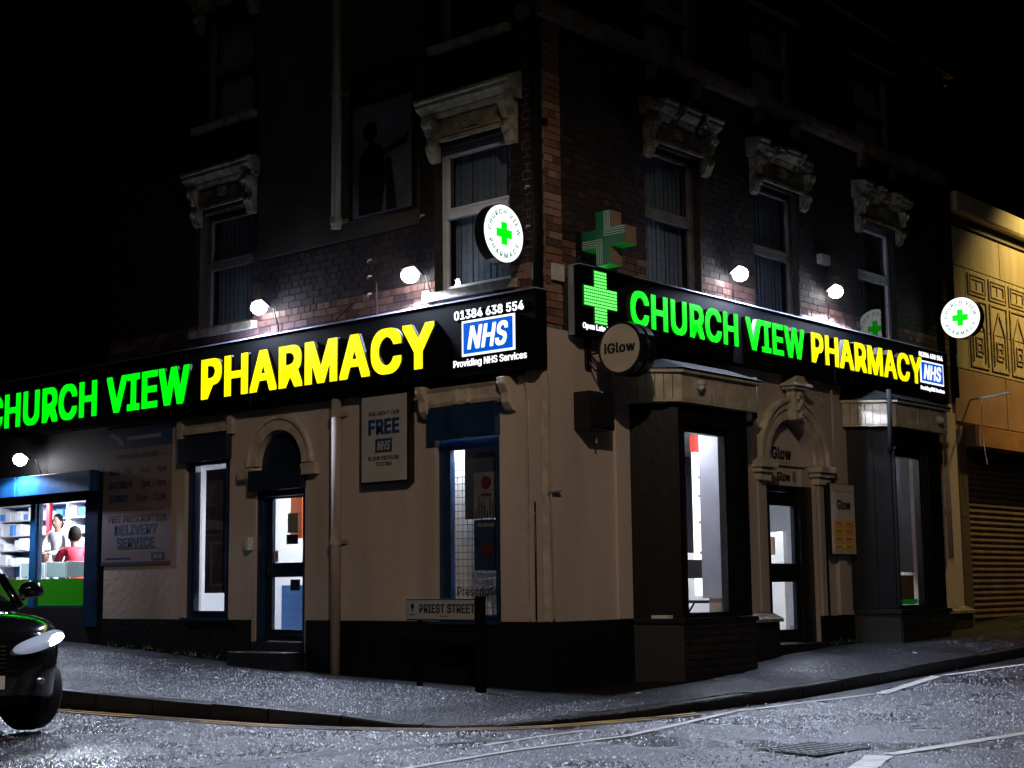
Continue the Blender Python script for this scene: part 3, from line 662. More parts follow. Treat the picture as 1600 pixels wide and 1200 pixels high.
# window hoods with consoles
def hood(side, s0, s1, zf0, zf1, zc, m, worn=False):
    # frieze
    bm = NB(); fb(bm, side, s0 + .14, s1 - .14, .001, .06, zf0, zf1)
    f = obj('window_hood', bm, m, BLD)
    bm = NB(); fb(bm, side, s0 + .22, s1 - .22, .061, .085, zf0 + .035, zf0 + .065); fb(bm, side, s0 + .22, s1 - .22, .061, .10, zf0 - .03, zf0 + .018); obj('moulding', bm, m, f, bevel=.006)
    c = (s0 + s1) / 2
    bm = NB(); fb(bm, side, c - .13, c + .13, .061, .085, zf0 + .08, zf1 - .015); obj('centre_tablet', bm, m, f, bevel=.006)
    bm = NB()
    for k in range(12):
        a = 2 * PI * k / 12; r = .03 + .035 * (k % 3) / 2; ellip(bm, W(side, c + 1.4 * r * math.cos(a), .088, (zf0 + zf1) / 2 + .03 + r * math.sin(a)), .02, .02, .02, seg=6)
    obj('carved_foliage', bm, m, f, smooth=True)
    bm = NB(); prof = [(.001, zf1), (.10, zf1), (.13, zf1 + .05), (.13, zf1 + .07), (.20, zf1 + .11), (.23, zf1 + .13), (.23, zf1 + .17), (.26, zf1 + .19), (.26, zf1 + .22), (.001, zc)]
    if not worn: fprof(bm, side, prof, s0 - .05, s1 + .05)
    else:
        cuts = [s0 - .05, s0 + .18, s0 + .45, s0 + .62, s0 + .95, s0 + 1.12, s1 - .35, s1 + .05]
        for i, (a, b) in enumerate(zip(cuts, cuts[1:])):
            k = [1, .72, 1, .55, 1, .62, .95][(i + int(s0)) % 7]
            fprof(bm, side, [(max(.001, p[0] * k), p[1] - (0 if k == 1 else .03 * (p[0] > .15))) for p in prof], a, b)
    obj('cornice', bm, m, f)
    for a in (s0 + .01, s1 - .16):
        bm = NB(); z = zf1
        pr = [(.001, z), (.19, z - .005), (.20, z - .06), (.15, z - .12), (.10, z - .20), (.085, z - .27), (.12, z - .30), (.13, z - .34), (.10, z - .38), (.06, z - .47), (.001, z - .50)]
        fprof(bm, side, pr, a, a + .15); fb(bm, side, a + .055, a + .095, .05, .16, z - .22, z - .03)
        ellip(bm, W(side, a + .075, .19, z - .065), .04, .04, .045, seg=10); ellip(bm, W(side, a + .075, .12, z - .34), .05, .05, .05, seg=10)
        obj('console', bm, m, f, smooth=False, bevel=.006)
hood('L', .34, 1.70, 6.27, 6.53, 6.86, 'stone'); hood('L', 4.86, 6.18, 6.24, 6.50, 6.80, 'oldstone'); hood('L', 4.86, 6.18, 9.05, 9.25, 9.48, 'oldstone')
hood('R', 1.88, 3.28, 6.44, 6.70, 6.95, 'oldstone', True); hood('R', 4.26, 5.72, 6.44, 6.70, 6.95, 'oldstone', True); hood('R', 7.12, 8.56, 6.42, 6.68, 6.95, 'oldstone', True)
for s0, s1, z in ((1.95, 3.2, 8.96), (4.4, 5.65, 8.87), (7.25, 8.6, 8.87)):
    bm = NB(); fprof(bm, 'R', [(.001, z), (.03, z), (.06, z + .05), (.001, z + .07)], s0, s1); obj('lintel_moulding', bm, 'band', BLD)

# ------------------------------------------------------------------ left ground floor openings
def shop_frame(side, s0, s1, z0, z1, g, m, nf=-.06, depth=.10, name='window_frame', pane='glassl', sub=True):
    bm = NB(); a, b, c, d = g
    fb(bm, side, s0, a, nf - depth, nf, z0, z1); fb(bm, side, b, s1, nf - depth, nf, z0, z1); fb(bm, side, a, b, nf - depth, nf, z0, c); fb(bm, side, a, b, nf - depth, nf, d, z1)
    f = obj(name, bm, m, BLD, bevel=.005)
    bm = NB(); fb(bm, side, a, b, nf - depth * .6, nf - depth * .5, c, d); obj('pane', bm, pane, f)
    bm = NB(); e = .028
    fb(bm, side, a, a + e, nf - depth * .45, nf + .015, c, d); fb(bm, side, b - e, b, nf - depth * .45, nf + .015, c, d); fb(bm, side, a + e, b - e, nf - depth * .45, nf + .015, c, c + e); fb(bm, side, a + e, b - e, nf - depth * .45, nf + .015, d - e, d)
    obj('glazing_bead', bm, m, f)
    return f
wf = shop_frame('L', 5.37, 6.32, .74, 2.86, (5.48, 6.18, .80, 2.78), 'navy')
bm = NB(); fb(bm, 'L', 5.33, 6.37, .002, .10, 2.79, 3.12); obj('shutter_box', bm, 'navyd', wf, bevel=.01)
bm = NB(); fb(bm, 'L', 5.37, 6.32, -.06, .05, .70, .74); obj('window_ledge', bm, 'navy', wf)
wf2 = shop_frame('L', .68, 1.66, .72, 2.80, (.76, 1.50, .76, 2.67), 'navy')
bm = NB(); fb(bm, 'L', .66, 1.70, .002, .10, 2.76, 3.13); obj('shutter_box', bm, 'navy', wf2, bevel=.01)
bm = NB(); fb(bm, 'L', .66, 1.70, -.06, .07, .69, .72); obj('window_ledge', bm, 'navy', wf2)
bm = NB(); fprof(bm, 'L', [(.001, 3.14), (.09, 3.14), (.11, 3.18), (.11, 3.30), (.14, 3.34), (.001, 3.38)], .50, 1.76)
hd = obj('window_head', bm, 'creamtrim', BLD)
bm = NB()
for s in (1.02, 1.20): fb(bm, 'L', s, s + .05, .111, .13, 3.15, 3.31)
obj('moulding', bm, 'creamtrim', hd)
for a in (.42, 1.68):
    bm = NB(); fprof(bm, 'L', [(.001, 3.38), (.2, 3.38), (.2, 3.3), (.14, 3.2), (.13, 3.1), (.06, 3.02), (.001, 3.0)], a, a + .12); obj('console', bm, 'creamtrim', hd, bevel=.01)
bm = NB(); fb(bm, 'L', 5.28, 6.42, .001, .05, 3.17, 3.25); fb(bm, 'L', 5.26, 5.36, .001, .07, 3.12, 3.36); fb(bm, 'L', 6.33, 6.43, .001, .07, 3.12, 3.36); obj('window_head', bm, 'creamtrim', BLD)
# arched blue door
bm = NB(); pts = [(4.84 - .0, 2.40), (3.89, 2.40)]
ar = [(3.935, 2.40)] + [(4.365 - .43 * math.cos(PI * t / 20), 2.66 + .43 * math.sin(PI * t / 20)) for t in range(21)] + [(4.795, 2.40)]
fpoly(bm, 'L', ar, -.12, -.06)
dr = obj('door', bm, 'navyd', BLD, label='dark blue shop door with two lit panes under a solid arched panel')
bm = NB(); fb(bm, 'L', 3.87, 4.88, .002, .11, 2.34, 2.60); obj('shutter_box', bm, 'navyd', dr, bevel=.01)
bm = NB()
fb(bm, 'L', 3.89, 3.97, -.16, -.03, .45, 2.40); fb(bm, 'L', 4.74, 4.84, -.16, -.03, .45, 2.40); fb(bm, 'L', 3.97, 4.74, -.16, -.03, 2.27, 2.40); obj('door_frame', bm, 'navy', dr, bevel=.004)
bm = NB(); wallgrid(bm, 'L', 3.975, 4.735, .46, 2.265, -.14, -.085, [(4.03, 4.61, .60, 1.25), (4.03, 4.61, 1.43, 2.24)]); obj('door_leaf', bm, 'navyd', dr, bevel=.004)
for c, d in ((.60, 1.25), (1.43, 2.24)): bm = NB(); fb(bm, 'L', 4.03, 4.61, -.115, -.108, c, d); obj('pane', bm, 'glassl', dr)
bm = NB(); fb(bm, 'L', 4.0, 4.5, -.084, -.07, .52, .55); fb(bm, 'L', 4.625, 4.65, -.08, -.02, 1.28, 1.40); obj('door_furniture', bm, 'chrome', dr)
bm = NB(); ring_strip(bm, 'L', 4.365, 2.66, .44, .58, .001, .04); ring_strip(bm, 'L', 4.365, 2.66, .58, .62, .001, .06); obj('arch_moulding', bm, 'creamtrim', BLD)
bm = NB(); fb(bm, 'L', 3.62, 3.90, .001, .09, 2.50, 2.64); fb(bm, 'L', 4.84, 5.12, .001, .09, 2.50, 2.64); obj('arch_impost', bm, 'creamtrim', BLD, bevel=.01)
bm = NB(); fb(bm, 'L', 3.88, 4.98, -.03, .32, -.1, .335); st = obj('door_step', bm, 'kerbm', BLD, bevel=.01)
bm = NB(); fb(bm, 'L', 3.89, 4.84, -.16, .06, .336, .45); obj('threshold', bm, 'kerbm', st)
# pipes on the left wall
def pipe(side, s, n, z0, z1, r, m, collars=(), name='drainpipe'):
    bm = NB(); tube(bm, [W(side, s, n, z0), W(side, s, n, z1)], r, 12); p = obj(name, bm, m, BLD, smooth=True)
    for c in collars:
        bm = NB(); tube(bm, [W(side, s, n, c - .04), W(side, s, n, c + .04)], r * 1.25, 12); fb(bm, side, s - r * 2, s + r * 2, .001, .03, c - .025, c + .025); obj('collar', bm, m, p)
    return p
pipe('L', 3.24, .085, .05, 3.38, .062, 'pipe', (1.66, 3.2)); pipe('L', 3.23, .11, 5.50, 9.4, .062, 'pipeo', (5.6, 7.22))
pipe('L', .03, .07, 4.3, 9.5, .055, 'pipeb', (6.2, 8.0)); pipe('R', 10.05, .10, 3.98, 9.2, .06, 'pipeb', (5.5, 7.3))
pipe('R', 9.62, .09, 1.45, 3.45, .04, 'pipe', (2.2, 3.2))
pipe('R', 6.16, .05, 2.5, 3.9, .018, 'pipe', (), 'conduit'); pipe('L', .155, .025, .75, 2.0, .01, 'cable', (), 'conduit')
bm = NB(); tube(bm, [W('L', .30, .02, 3.4), W('L', .26, .02, 3.2), W('L', .24, .02, 2.9)], .008, 6); tube(bm, [W('L', .24, .02, 2.9), W('L', .24, .02, .75)], .01, 6)
tube(bm, [W('R', .02, .03, 3.4), W('R', .02, .03, 2.1), W('R', .05, .03, .75)], .012, 6); tube(bm, [W('R', -.02, .03, 2.1), W('R', .16, .05, 2.12)], .02, 6); obj('conduit', bm, 'pipe', BLD)
bm = NB(); tube(bm, [W('L', .10, .03, 4.6), W('L', .12, .03, 4.8), W('L', .10, .03, 5.3), W('L', .11, .03, 6.3)], .008, 6)
tube(bm, [W('L', 2.6, .02, 4.3), W('L', 2.6, .03, 4.75)], .01, 6); tube(bm, [W('L', 3.36, .02, 4.3), W('L', 3.3, .03, 4.4), W('L', 3.0, .03, 4.55)], .008, 6); obj('cable', bm, 'cable', BLD)
# ------------------------------------------------------------------ right ground floor: doorway, arch
bm = NB(); fb(bm, 'R', 4.455, 5.695, -.26, -.20, 2.39, 3.3); tp = obj('doorway_tympanum', bm, 'creamtrim', BLD)
bm = NB(); fb(bm, 'R', 5.45, 5.695, -.28, -.06, 2.39, 2.62); obj('door_pilaster', bm, 'cream', BLD)
bm = NB(); fb(bm, 'R', 4.455, 4.56, -.20, -.06, .33, 2.30); fb(bm, 'R', 5.365, 5.69, -.20, -.05, .33, 2.30); fb(bm, 'R', 4.455, 5.69, -.20, -.05, 2.301, 2.38)
dr2 = obj('door', bm, 'blackp', BLD, label='black salon door with two narrow lit panes under the cream arch', bevel=.004)
bm = NB(); wallgrid(bm, 'R', 4.565, 5.36, .36, 2.295, -.16, -.10, [(4.68, 5.29, .50, 1.12), (4.68, 5.29, 1.36, 2.12)]); obj('door_leaf', bm, 'blackp', dr2, bevel=.004)
for c, d in ((.50, 1.12), (1.36, 2.12)): bm = NB(); fb(bm, 'R', 4.68, 5.29, -.135, -.13, c, d); obj('pane', bm, 'glassl', dr2)
bm = NB(); fb(bm, 'R', 4.46, 5.69, -.28, .12, .0, .325); obj('door_step', bm, 'kerbm', BLD, bevel=.01)
cx, cz = 5.075, 2.67
bm = NB(); ring_strip(bm, 'R', cx, cz, .60, .70, .001, .05); ring_strip(bm, 'R', cx, cz, .74, .84, .001, .07); ring_strip(bm, 'R', cx, cz, .84, .88, .001, .11); am = obj('arch_moulding', bm, 'creamtrim', BLD)
bm = NB()
for k in range(30):
    t = PI * (k + .5) / 30; ellip(bm, W('R', cx + .72 * math.cos(t), .03, cz + .72 * math.sin(t)), .022, .022, .022, seg=6)
obj('bead_row', bm, 'creamtrim', am, kind='stuff')
bm = NB(); fpoly(bm, 'R', [(cx - .09, cz + .58), (cx + .09, cz + .58), (cx + .13, cz + .98), (cx - .13, cz + .98)], .05, .17); fb(bm, 'R', cx - .20, cx + .20, .03, .22, cz + .98, cz + 1.02); fb(bm, 'R', cx - .24, cx + .24, .03, .25, cz + 1.02, cz + 1.06)
fpoly(bm, 'R', [(cx - .2, cz + 1.06), (cx + .2, cz + 1.06), (cx + .08, cz + 1.16), (cx - .08, cz + 1.16)], .03, .2)
for k in range(7): ellip(bm, W('R', cx + .05 * math.sin(k * 2.1), .18, cz + .62 + .05 * k), .045, .03, .035, seg=8)
obj('keystone', bm, 'creamtrim', BLD)
for a, b in ((4.12, 4.52), (5.62, 6.06)):
    bm = NB(); fb(bm, 'R', a + .06, b - .06, -.05, .08, 2.42, 2.52); fb(bm, 'R', a + .02, b - .02, -.05, .12, 2.52, 2.57); fb(bm, 'R', a, b, -.05, .16, 2.58, 2.66); obj('arch_impost', bm, 'creamtrim', BLD, bevel=.008)
bm = NB(); fb(bm, 'R', 5.72, 5.84, .001, .05, .66, 2.42); fb(bm, 'R', 5.87, 5.95, .001, .03, .66, 2.42); fb(bm, 'R', 4.2, 4.30, .001, .03, .74, 2.42); obj('door_pilaster', bm, 'cream', BLD, bevel=.01)

# ------------------------------------------------------------------ bays
def bay(a, b, c, d, nf, zg0, zg1, g0, g1, zf0, zf1, fas, lab):
    # plan a(wall) b(front left) c(front right) d(wall); glass g0..g1 on the front
    zb = -.3
    bm = NB(); planp(bm, [(a - .02, -.036), (b - .03, -nf - .03), (c + .03, -nf - .03), (d + .02, -.036)], zb, .66); st = obj('bay_window', bm, 'dbrick', BLD, label=lab)
    bl = []
    z = .0; r = 0
    while z < .62:
        s = b - (.12 if r % 2 else 0)
        while s < c:
            u, v = max(s, b), min(s + .225, c); s += .235
            if v - u > .03: bl.append(('R', u, v, nf + .025, nf + .038 + random.uniform(0, .003), z, min(z + .075, .65)))
        z += .0865; r += 1
    brick_mass(bl, 'dbrick', st, 'bay_brickwork')
    bm = NB(); planp(bm, [(a - .04, -.04), (b - .05, -nf - .06), (c + .05, -nf - .06), (d + .04, -.04)], .662, .72); obj('bay_sill', bm, 'blackp', st, bevel=.006)
    t = .10
    bm = NB(); planp(bm, [(a, -.002), (b, -nf), (b + t, -nf + .02), (a + t, -.002)], .722, zf0); 
    obj('side_panel', bm, 'blackp', st)
    bm = NB(); planp(bm, [(d, -.002), (c, -nf), (c - t, -nf + .02), (d - t, -.002)], .722, zf0); obj('side_panel', bm, 'blackp', st)
    # fluted pilaster strips on the cant
    bm = NB()
    for k in (.12, .5, .88):
        p = Vector((a + (b - a) * k, -nf * k)); dn = Vector((-nf, -(b - a))).normalized() * .02; tt = Vector((b - a, -nf)).normalized() * .035
        planp(bm, [tuple(p - tt), tuple(p + tt), tuple(p + tt + dn), tuple(p - tt + dn)], .75, zf0 - .02)
    obj('side_moulding', bm, 'blackp', st)
    bm = NB(); wallgrid(bm, 'R', b + .002, c - .002, .724, zf0, nf - .10, nf - .002, [(g0, g1, zg0, zg1)]); fr = obj('window_frame', bm, 'blackp', st)
    bm = NB(); fb(bm, 'R', g0, g1, nf - .06, nf - .05, zg0, zg1); obj('pane', bm, 'glassl', st)
    bm = NB(); e = .03
    for k, (o, dd) in enumerate(((.05, .02), (.11, .035), (.18, .05))):
        fb(bm, 'R', g1 + o, g1 + o + e, nf, nf + dd, zg0 - .02, zg1 + .08)
    fb(bm, 'R', g0 - .05, g1 + .22, nf, nf + .06, zg1 + .09, zg1 + .13); fb(bm, 'R', g0 - .06, g0 - .02, nf, nf + .03, zg0, zg1 + .08); obj('architrave', bm, 'blackp', st, bevel=.004)
    # boarded fascia
    o = .10
    A, B, C, D = Vector((a - .35 if fas else a - .12, -.02)), Vector((b - .06, -nf - o)), Vector((c + .08, -nf - o)), Vector((d + .15, -.02))
    bm = NB(); planp(bm, [tuple(A), tuple(B), tuple(C), tuple(D)], zf0 + .002, zf0 + .03); obj('fascia_soffit', bm, 'creamtrim', st)
    for P, Q in ((A, B), (B, C), (C, D)):
        L = (Q - P).length; n = int(L / .093); tt = (Q - P) / n; dn = Vector((tt.y, -tt.x)).normalized()
        for k in range(n):
            p = P + tt * k + tt * .04; q = P + tt * (k + .96); j = random.uniform(-.002, .002); bm = NB()
            planp(bm, [tuple(p - dn * .02), tuple(q - dn * .02), tuple(q + dn * (.004 + j)), tuple(p + dn * (.004 + j))], zf0 + .031, zf1); obj('plank', bm, 'creamtrim', st)
    sc = 1.04
    bm = NB(); planp(bm, [(A.x - .03, -.02), (B.x - .03, B.y - .05), (C.x + .03, C.y - .05), (D.x + .03, -.02)], zf1 + .002, zf1 + .045); obj('fascia_cornice', bm, 'creamtrim', st, bevel=.006)
    bm = NB(); hexa(bm, [(A.x - .05, -.003, zf1 + .05), (B.x - .05, B.y - .08, zf1 + .05), (C.x + .05, C.y - .08, zf1 + .05), (D.x + .05, -.003, zf1 + .05), (A.x + .1, -.003, zf1 + .28), (B.x + .12, -.24, zf1 + .22), (C.x - .12, -.24, zf1 + .22), (D.x - .1, -.003, zf1 + .28)]); obj('lead_roof', bm, 'lead', st)
    return st
b1 = bay(1.48, 1.76, 3.22, 3.52, .50, .78, 2.84, 1.86, 2.72, 3.17, 3.50, True, 'canted black bay window with boarded cream fascia nearest the corner')
b2 = bay(6.62, 7.02, 8.52, 8.90, .50, .78, 2.86, 7.06, 7.82, 3.27, 3.60, False, 'canted black bay window with boarded cream fascia nearest the roller shutter')
# black downpipe bends at bay one
bm = NB(); P = [W('R', 3.42, .50, 3.62), W('R', 3.42, .50, 3.12), W('R', 3.36, .48, 3.05), W('R', 3.14, .46, 3.0)]; tube(bm, P, .035, 10); obj('waste_pipe', bm, 'pipeb', BLD, smooth=True)
bm = NB(); P = [W('R', 6.86, .56, 3.78), W('R', 6.86, .56, 3.0), W('R', 6.9, .52, 2.9)]; tube(bm, P, .035, 10); obj('waste_pipe', bm, 'pipeb', BLD, smooth=True)
bm = NB(); ellip(bm, W('R', 2.02, .66, 3.40), .07, .05, .045); tube(bm, [W('R', 2.02, .60, 3.40), W('R', 2.02, .68, 3.33)], .04, 10)
o = obj('security_light', bm, 'whitebox', None, 'small pale dome light on the boarded fascia nearest the corner', 'security light', smooth=True)
bm = NB(); ellip(bm, W('R', 8.28, .66, 3.44), .05, .05, .05); tube(bm, [W('R', 8.28, .60, 3.47), W('R', 8.28, .66, 3.44)], .06, 12); obj('camera_dome', bm, 'whitebox', None, 'small round security camera on the boarded fascia nearest the shutter', 'security camera', smooth=True)

# ------------------------------------------------------------------ extension at the left end of the left street
EXT = thing('shop_extension', (0, 8.6, .4), 'low shop front with wide lit window and blue shutter box at the left edge', 'building')
YE = 13.2
bm = NB(); wallgrid(bm, 'L', 8.16, YE, -.2, 4.62, -.28, -.02, [(8.62, 12.6, .87, 2.5)]); obj('dark_wall', bm, 'dbrick', EXT)
bm = NB(); fb(bm, 'L', 8.16, YE, -.018, .06, 4.32, 4.62); obj('parapet_flashing', bm, 'lead', EXT)
bm = NB(); fb(bm, 'L', 8.30, 8.62, -.017, .02, .60, 2.80); obj('blue_pilaster', bm, 'navy', EXT, bevel=.006)
bm = NB(); fb(bm, 'L', 8.3, 10.25, .0, .17, 2.52, 2.82); fb(bm, 'L', 10.26, 12.7, .0, .17, 2.52, 2.82); obj('shutter_box', bm, 'blue', EXT, bevel=.01)
bm = NB(); fb(bm, 'L', 8.3, 12.7, .0, .09, 2.40, 2.51); obj('window_head', bm, 'navyd', EXT)
for a, b in ((8.63, 9.99), (10.12, 11.4), (11.5, 12.55)):
    bm = NB(); fb(bm, 'L', a, a + .03, -.14, -.07, .9, 2.42); fb(bm, 'L', b - .03, b, -.14, -.07, .9, 2.42); fb(bm, 'L', a + .03, b - .03, -.14, -.07, .87, .90); fb(bm, 'L', a + .03, b - .03, -.14, -.07, 2.42, 2.5)
    f = obj('window', bm, 'navy', EXT)
    bm = NB(); fb(bm, 'L', a + .03, b - .03, -.11, -.10, .9, 2.42); obj('pane', bm, 'glassl', f)
    bm = NB(); fb(bm, 'L', a + .032, b - .032, -.098, -.094, .9, 1.29); obj('green_vinyl', bm, 'vgreen', f)
bm = NB(); fb(bm, 'L', 9.99, 10.12, -.16, -.02, .87, 2.5); fb(bm, 'L', 11.4, 11.5, -.16, -.02, .87, 2.5); obj('mullion', bm, 'blue', EXT, bevel=.006)
# rooms
def room(x0, x1, y0, y1, z0, z1, m='whitew', t=.05, openx=True, openy=False):
    bm = NB()
    bx(bm, x1, x1 + t, y0, y1, z0, z1); bx(bm, x0, x1, y1, y1 + t, z0, z1)
    if not openy: bx(bm, x0, x1 + t, y0 - t, y0, z0, z1)
    obj('room_wall', bm, m, BLD)
    bm = NB(); bx(bm, x0, x1, y0, y1, z1, z1 + t); obj('ceiling', bm, m, BLD)
    bm = NB(); bx(bm, x0, x1, y0, y1, z0 - t, z0); obj('floor', bm, 'floorm', BLD)
room(.31, 3.55, 8.3, 17.0, .55, 2.95); room(.31, 2.2, 3.4, 8.1, .46, 2.95); room(.31, 1.35, .32, 3.2, .46, 2.95)
room(1.5, 9.4, .32, 4.4, .42, 3.25, openy=True)
bm = NB(); bx(bm, 1.44, 1.5, .31, 4.4, .3, 3.25); bx(bm, 9.45, 9.5, .31, 4.4, .3, 3.25); obj('partition', bm, 'grey', BLD)
def ceil_light(x, y, z, lx, ly, lab, m='ceil'):
    bm = NB(); bx(bm, x - lx / 2, x + lx / 2, y - ly / 2, y + ly / 2, z - .02, z - .003); o = obj('ceiling_light', bm, m, None, lab, 'ceiling light')
ceil_light(1.7, 9.6, 2.94, .6, 1.2, 'bright white ceiling panel over the lit shop window at far left', 'ceilb')
ceil_light(1.9, 13.6, 2.94, .6, 1.2, 'white ceiling panel above the shelves of white cartons', 'ceilb')
ceil_light(1.2, 6.2, 2.94, .6, .6, 'white ceiling panel behind the narrow blue framed window')
ceil_light(1.2, 4.6, 2.94, .6, .6, 'white ceiling panel behind the arched blue door')
ceil_light(.41, 1.35, 2.94, .17, 1.3, 'white ceiling panel behind the posters near the corner', 'ceilb')
ceil_light(3.3, .62, 3.24, .9, .4, 'white ceiling panel behind the bay window nearest the corner')
ceil_light(5.9, 1.0, 3.24, .9, .6, 'white ceiling panel behind the black salon door')

# ------------------------------------------------------------------ right hand clad building
CL = thing('clad_building', (10.2, 0, .4), 'building with pale ribbed cladding and a brown roller shutter on the right', 'building')
X0, X1 = 10.18, 18
bm = NB(); fb(bm, 'R', X0, X1, -.3, 0, 3.55, 7.0); fb(bm, 'R', X0, 10.56, -.3, 0, .2, 3.55); bx(bm, X0, X1, .3, 6, 3.5, 7.2); cw = obj('wall', bm, 'browncl', CL)
def panel(a, b, c, d, m='gold'):
    bm = NB(); fb(bm, 'R', a + .01, b - .01, .002, .03, c + .01, d - .01); return obj('cladding_panel', bm, m, CL, bevel=.004)
for a, b in ((10.18, 12.2), (12.2, 14.3), (14.3, 16.4)): panel(a, b, 6.20, 6.86)
for a, b in ((10.18, 10.78), (10.78, 16.4)): panel(a, b, 5.2, 6.2)
panel(10.18, 10.78, 4.50, 5.2); panel(10.78, 16.4, 4.50, 5.2); 
for a, b in ((10.18, 12.2), (12.2, 14.3), (14.3, 16.4)): panel(a, b, 3.62, 4.50, 'browncl')
bm = NB(); fprof(bm, 'R', [(.001, 6.90), (.05, 6.90), (.05, 7.02), (.22, 7.02), (.24, 7.06), (.24, 7.34), (.001, 7.36)], X0 - .02, X1); obj('eaves_fascia', bm, 'gold', CL)
bm = NB(); fb(bm, 'R', X0, X1, .052, .07, 6.87, 7.0); obj('eaves_dark_strip', bm, 'brownd', CL)  # solid dark brown strip under the eaves fascia
# decorative window shaped relief panels
def deco(a, b, c, d, arch):
    bm = NB(); w2 = .03
    def fr(a, b, c, d, n=.05):
        fb(bm, 'R', a, a + w2, .031, n, c, d); fb(bm, 'R', b - w2, b, .031, n, c, d); fb(bm, 'R', a + w2, b - w2, .031, n, c, c + w2); fb(bm, 'R', a + w2, b - w2, .031, n, d - w2, d)
    fr(a, b, c, d)
    o = obj('relief_panel', bm, 'goldtrim', CL)
    bm = NB(); m2 = (a + b) / 2
    if arch:
        fr2 = [(a + .12, c + .1), (a + .12, d - .5), (m2, d - .12), (b - .12, d - .5), (b - .12, c + .1)]
        for p, q in zip(fr2, fr2[1:]):
            dd = Vector((q[0] - p[0], q[1] - p[1])).normalized() * .015; nn = Vector((-dd.y, dd.x))
            fpoly(bm, 'R', [(p[0] - nn.x, p[1] - nn.y), (q[0] - nn.x, q[1] - nn.y), (q[0] + nn.x, q[1] + nn.y), (p[0] + nn.x, p[1] + nn.y)], .031, .05)
        w2 = .02; fr(m2 - .13, m2 + .13, c + .2, d - .62); fr(m2 - .09, m2 + .09, c + .28, d - .72)
    else:
        fr(a + .08, b - .08, c + .06, d - .06); fb(bm, 'R', m2 - .01, m2 + .01, .031, .045, c + .1, d - .1)
    obj('inner_moulding', bm, 'goldtrim', o)
for k in range(5):
    a = 10.86 + k * .82; deco(a, a + .70, 4.58, 5.72, True); deco(a, a + .70, 5.78, 6.14, False)
# roller shutter
bm = NB(); fb(bm, 'R', 10.56, 15.5, -.20, -.17, .3, 3.5); sh = obj('roller_shutter', bm, 'shut', CL, label='closed brown roller shutter')
z = .48; k = 0
while z < 3.2:
    bm = NB(); fprof(bm, 'R', [(-.168, z), (-.15, z + .008), (-.135, z + .045), (-.15, z + .082), (-.168, z + .09)], 10.6, 15.5); obj('slat', bm, 'shut', sh); z += .0945; k += 1
bm = NB(); fb(bm, 'R', 10.565, 10.66, -.168, -.10, .42, 3.25); obj('guide_rail', bm, 'brownd', sh)
bm = NB(); fb(bm, 'R', 10.60, 15.5, -.16, .22, 3.24, 3.56); obj('shutter_housing', bm, 'shutbox', CL, bevel=.008)
bm = NB(); fb(bm, 'R', 10.50, 10.595, .001, .2, 3.24, 3.58); obj('housing_end', bm, 'brownd', CL)
bm = NB(); fb(bm, 'R', 10.2, 10.5, .001, .03, .4, 1.2); fb(bm, 'R', 10.2, 10.5, .001, .03, 1.21, 2.1); fb(bm, 'R', 10.2, 10.5, .001, .03, 2.11, 3.5); obj('reveal_panel', bm, 'brownd', CL)
an = thing('aerial_bracket', W('R', 10.85, 0, 3.9), 'thin pale bracket with hanging wires above the roller shutter housing', 'bracket')
bm = NB(); tube(bm, [W('R', 10.75, .02, 4.02), W('R', 10.80, .40, 4.05), W('R', 10.95, .62, 4.10)], .018, 8); obj('arm', bm, 'mist', an)
bm = NB(); tube(bm, [W('R', 10.78, .22, 4.03), W('R', 10.74, .2, 3.7), W('R', 10.72, .24, 3.2), W('R', 10.8, .24, 2.95)], .007, 6); obj('wire', bm, 'mist', an)

# ------------------------------------------------------------------ fascia signs
SL = thing('fascia_sign', W('L', 4, .2, 3.43), 'long black fascia reading CHURCH VIEW PHARMACY over the left street wall', 'sign')
bm = NB(); fb(bm, 'L', -.03, 12.6, .002, .19, 3.43, 4.29); obj('sign_box', bm, 'signb', SL, bevel=.006)
bm = NB(); fb(bm, 'L', -.035, 12.6, .002, .20, 4.292, 4.306); obj('top_trim', bm, 'signedge', SL)
F = frame('L', 0, .192, 0)
letters('CHURCH VIEW', F, -11.03, -5.95, 3.59, .515, 'green', SL, bold=.034, depth=.035); letters('PHARMACY', F, -5.70, -1.44, 3.60, .53, 'yellow', SL, bold=.034, depth=.035)
textpart('phone_number', '01384 638 554', F, -.655, 4.085, .095, 1.03, m='litwhite', parent=SL, bold=.02, depth=.01)
bm = NB(); lbox(bm, F, -1.045, -.265, 3.655, 4.055, .0, .012); nb = obj('logo_border', bm, 'litwhite', SL)
bm = NB(); lbox(bm, F, -1.02, -.29, 3.68, 4.03, .0125, .016); obj('logo_field', bm, 'litblue', nb)
textpart('logo_lettering', 'NHS', frame('L', 0, .209, 0), -.655, 3.735, .245, .60, m='litwhite', parent=nb, bold=.030, depth=.006, shear=.25)
textpart('services_line', 'Providing NHS Services', F, -.645, 3.545, .075, 1.08, m='litwhite', parent=SL, bold=.015, depth=.01)
SR = thing('fascia_sign', W('R', 5, .2, 3.85), 'long black fascia with lit green cross and CHURCH VIEW PHARMACY on the right wall', 'sign')
bm = NB(); fprof(bm, 'R', [(.045, 3.84), (.19, 3.84), (.19, 4.62), (.045, 4.62)], .37, 9.62); obj('sign_box', bm, 'signb', SR, bevel=.006)
bm = NB(); fb(bm, 'R', .375, 9.62, .045, .20, 4.622, 4.636); obj('top_trim', bm, 'signedge', SR)
bm = NB(); fb(bm, 'R', .350, .368, .046, .12, 3.84, 4.62); obj('end_trim', bm, 'signedge', SR)
F = frame('R', 0, .192, 0)
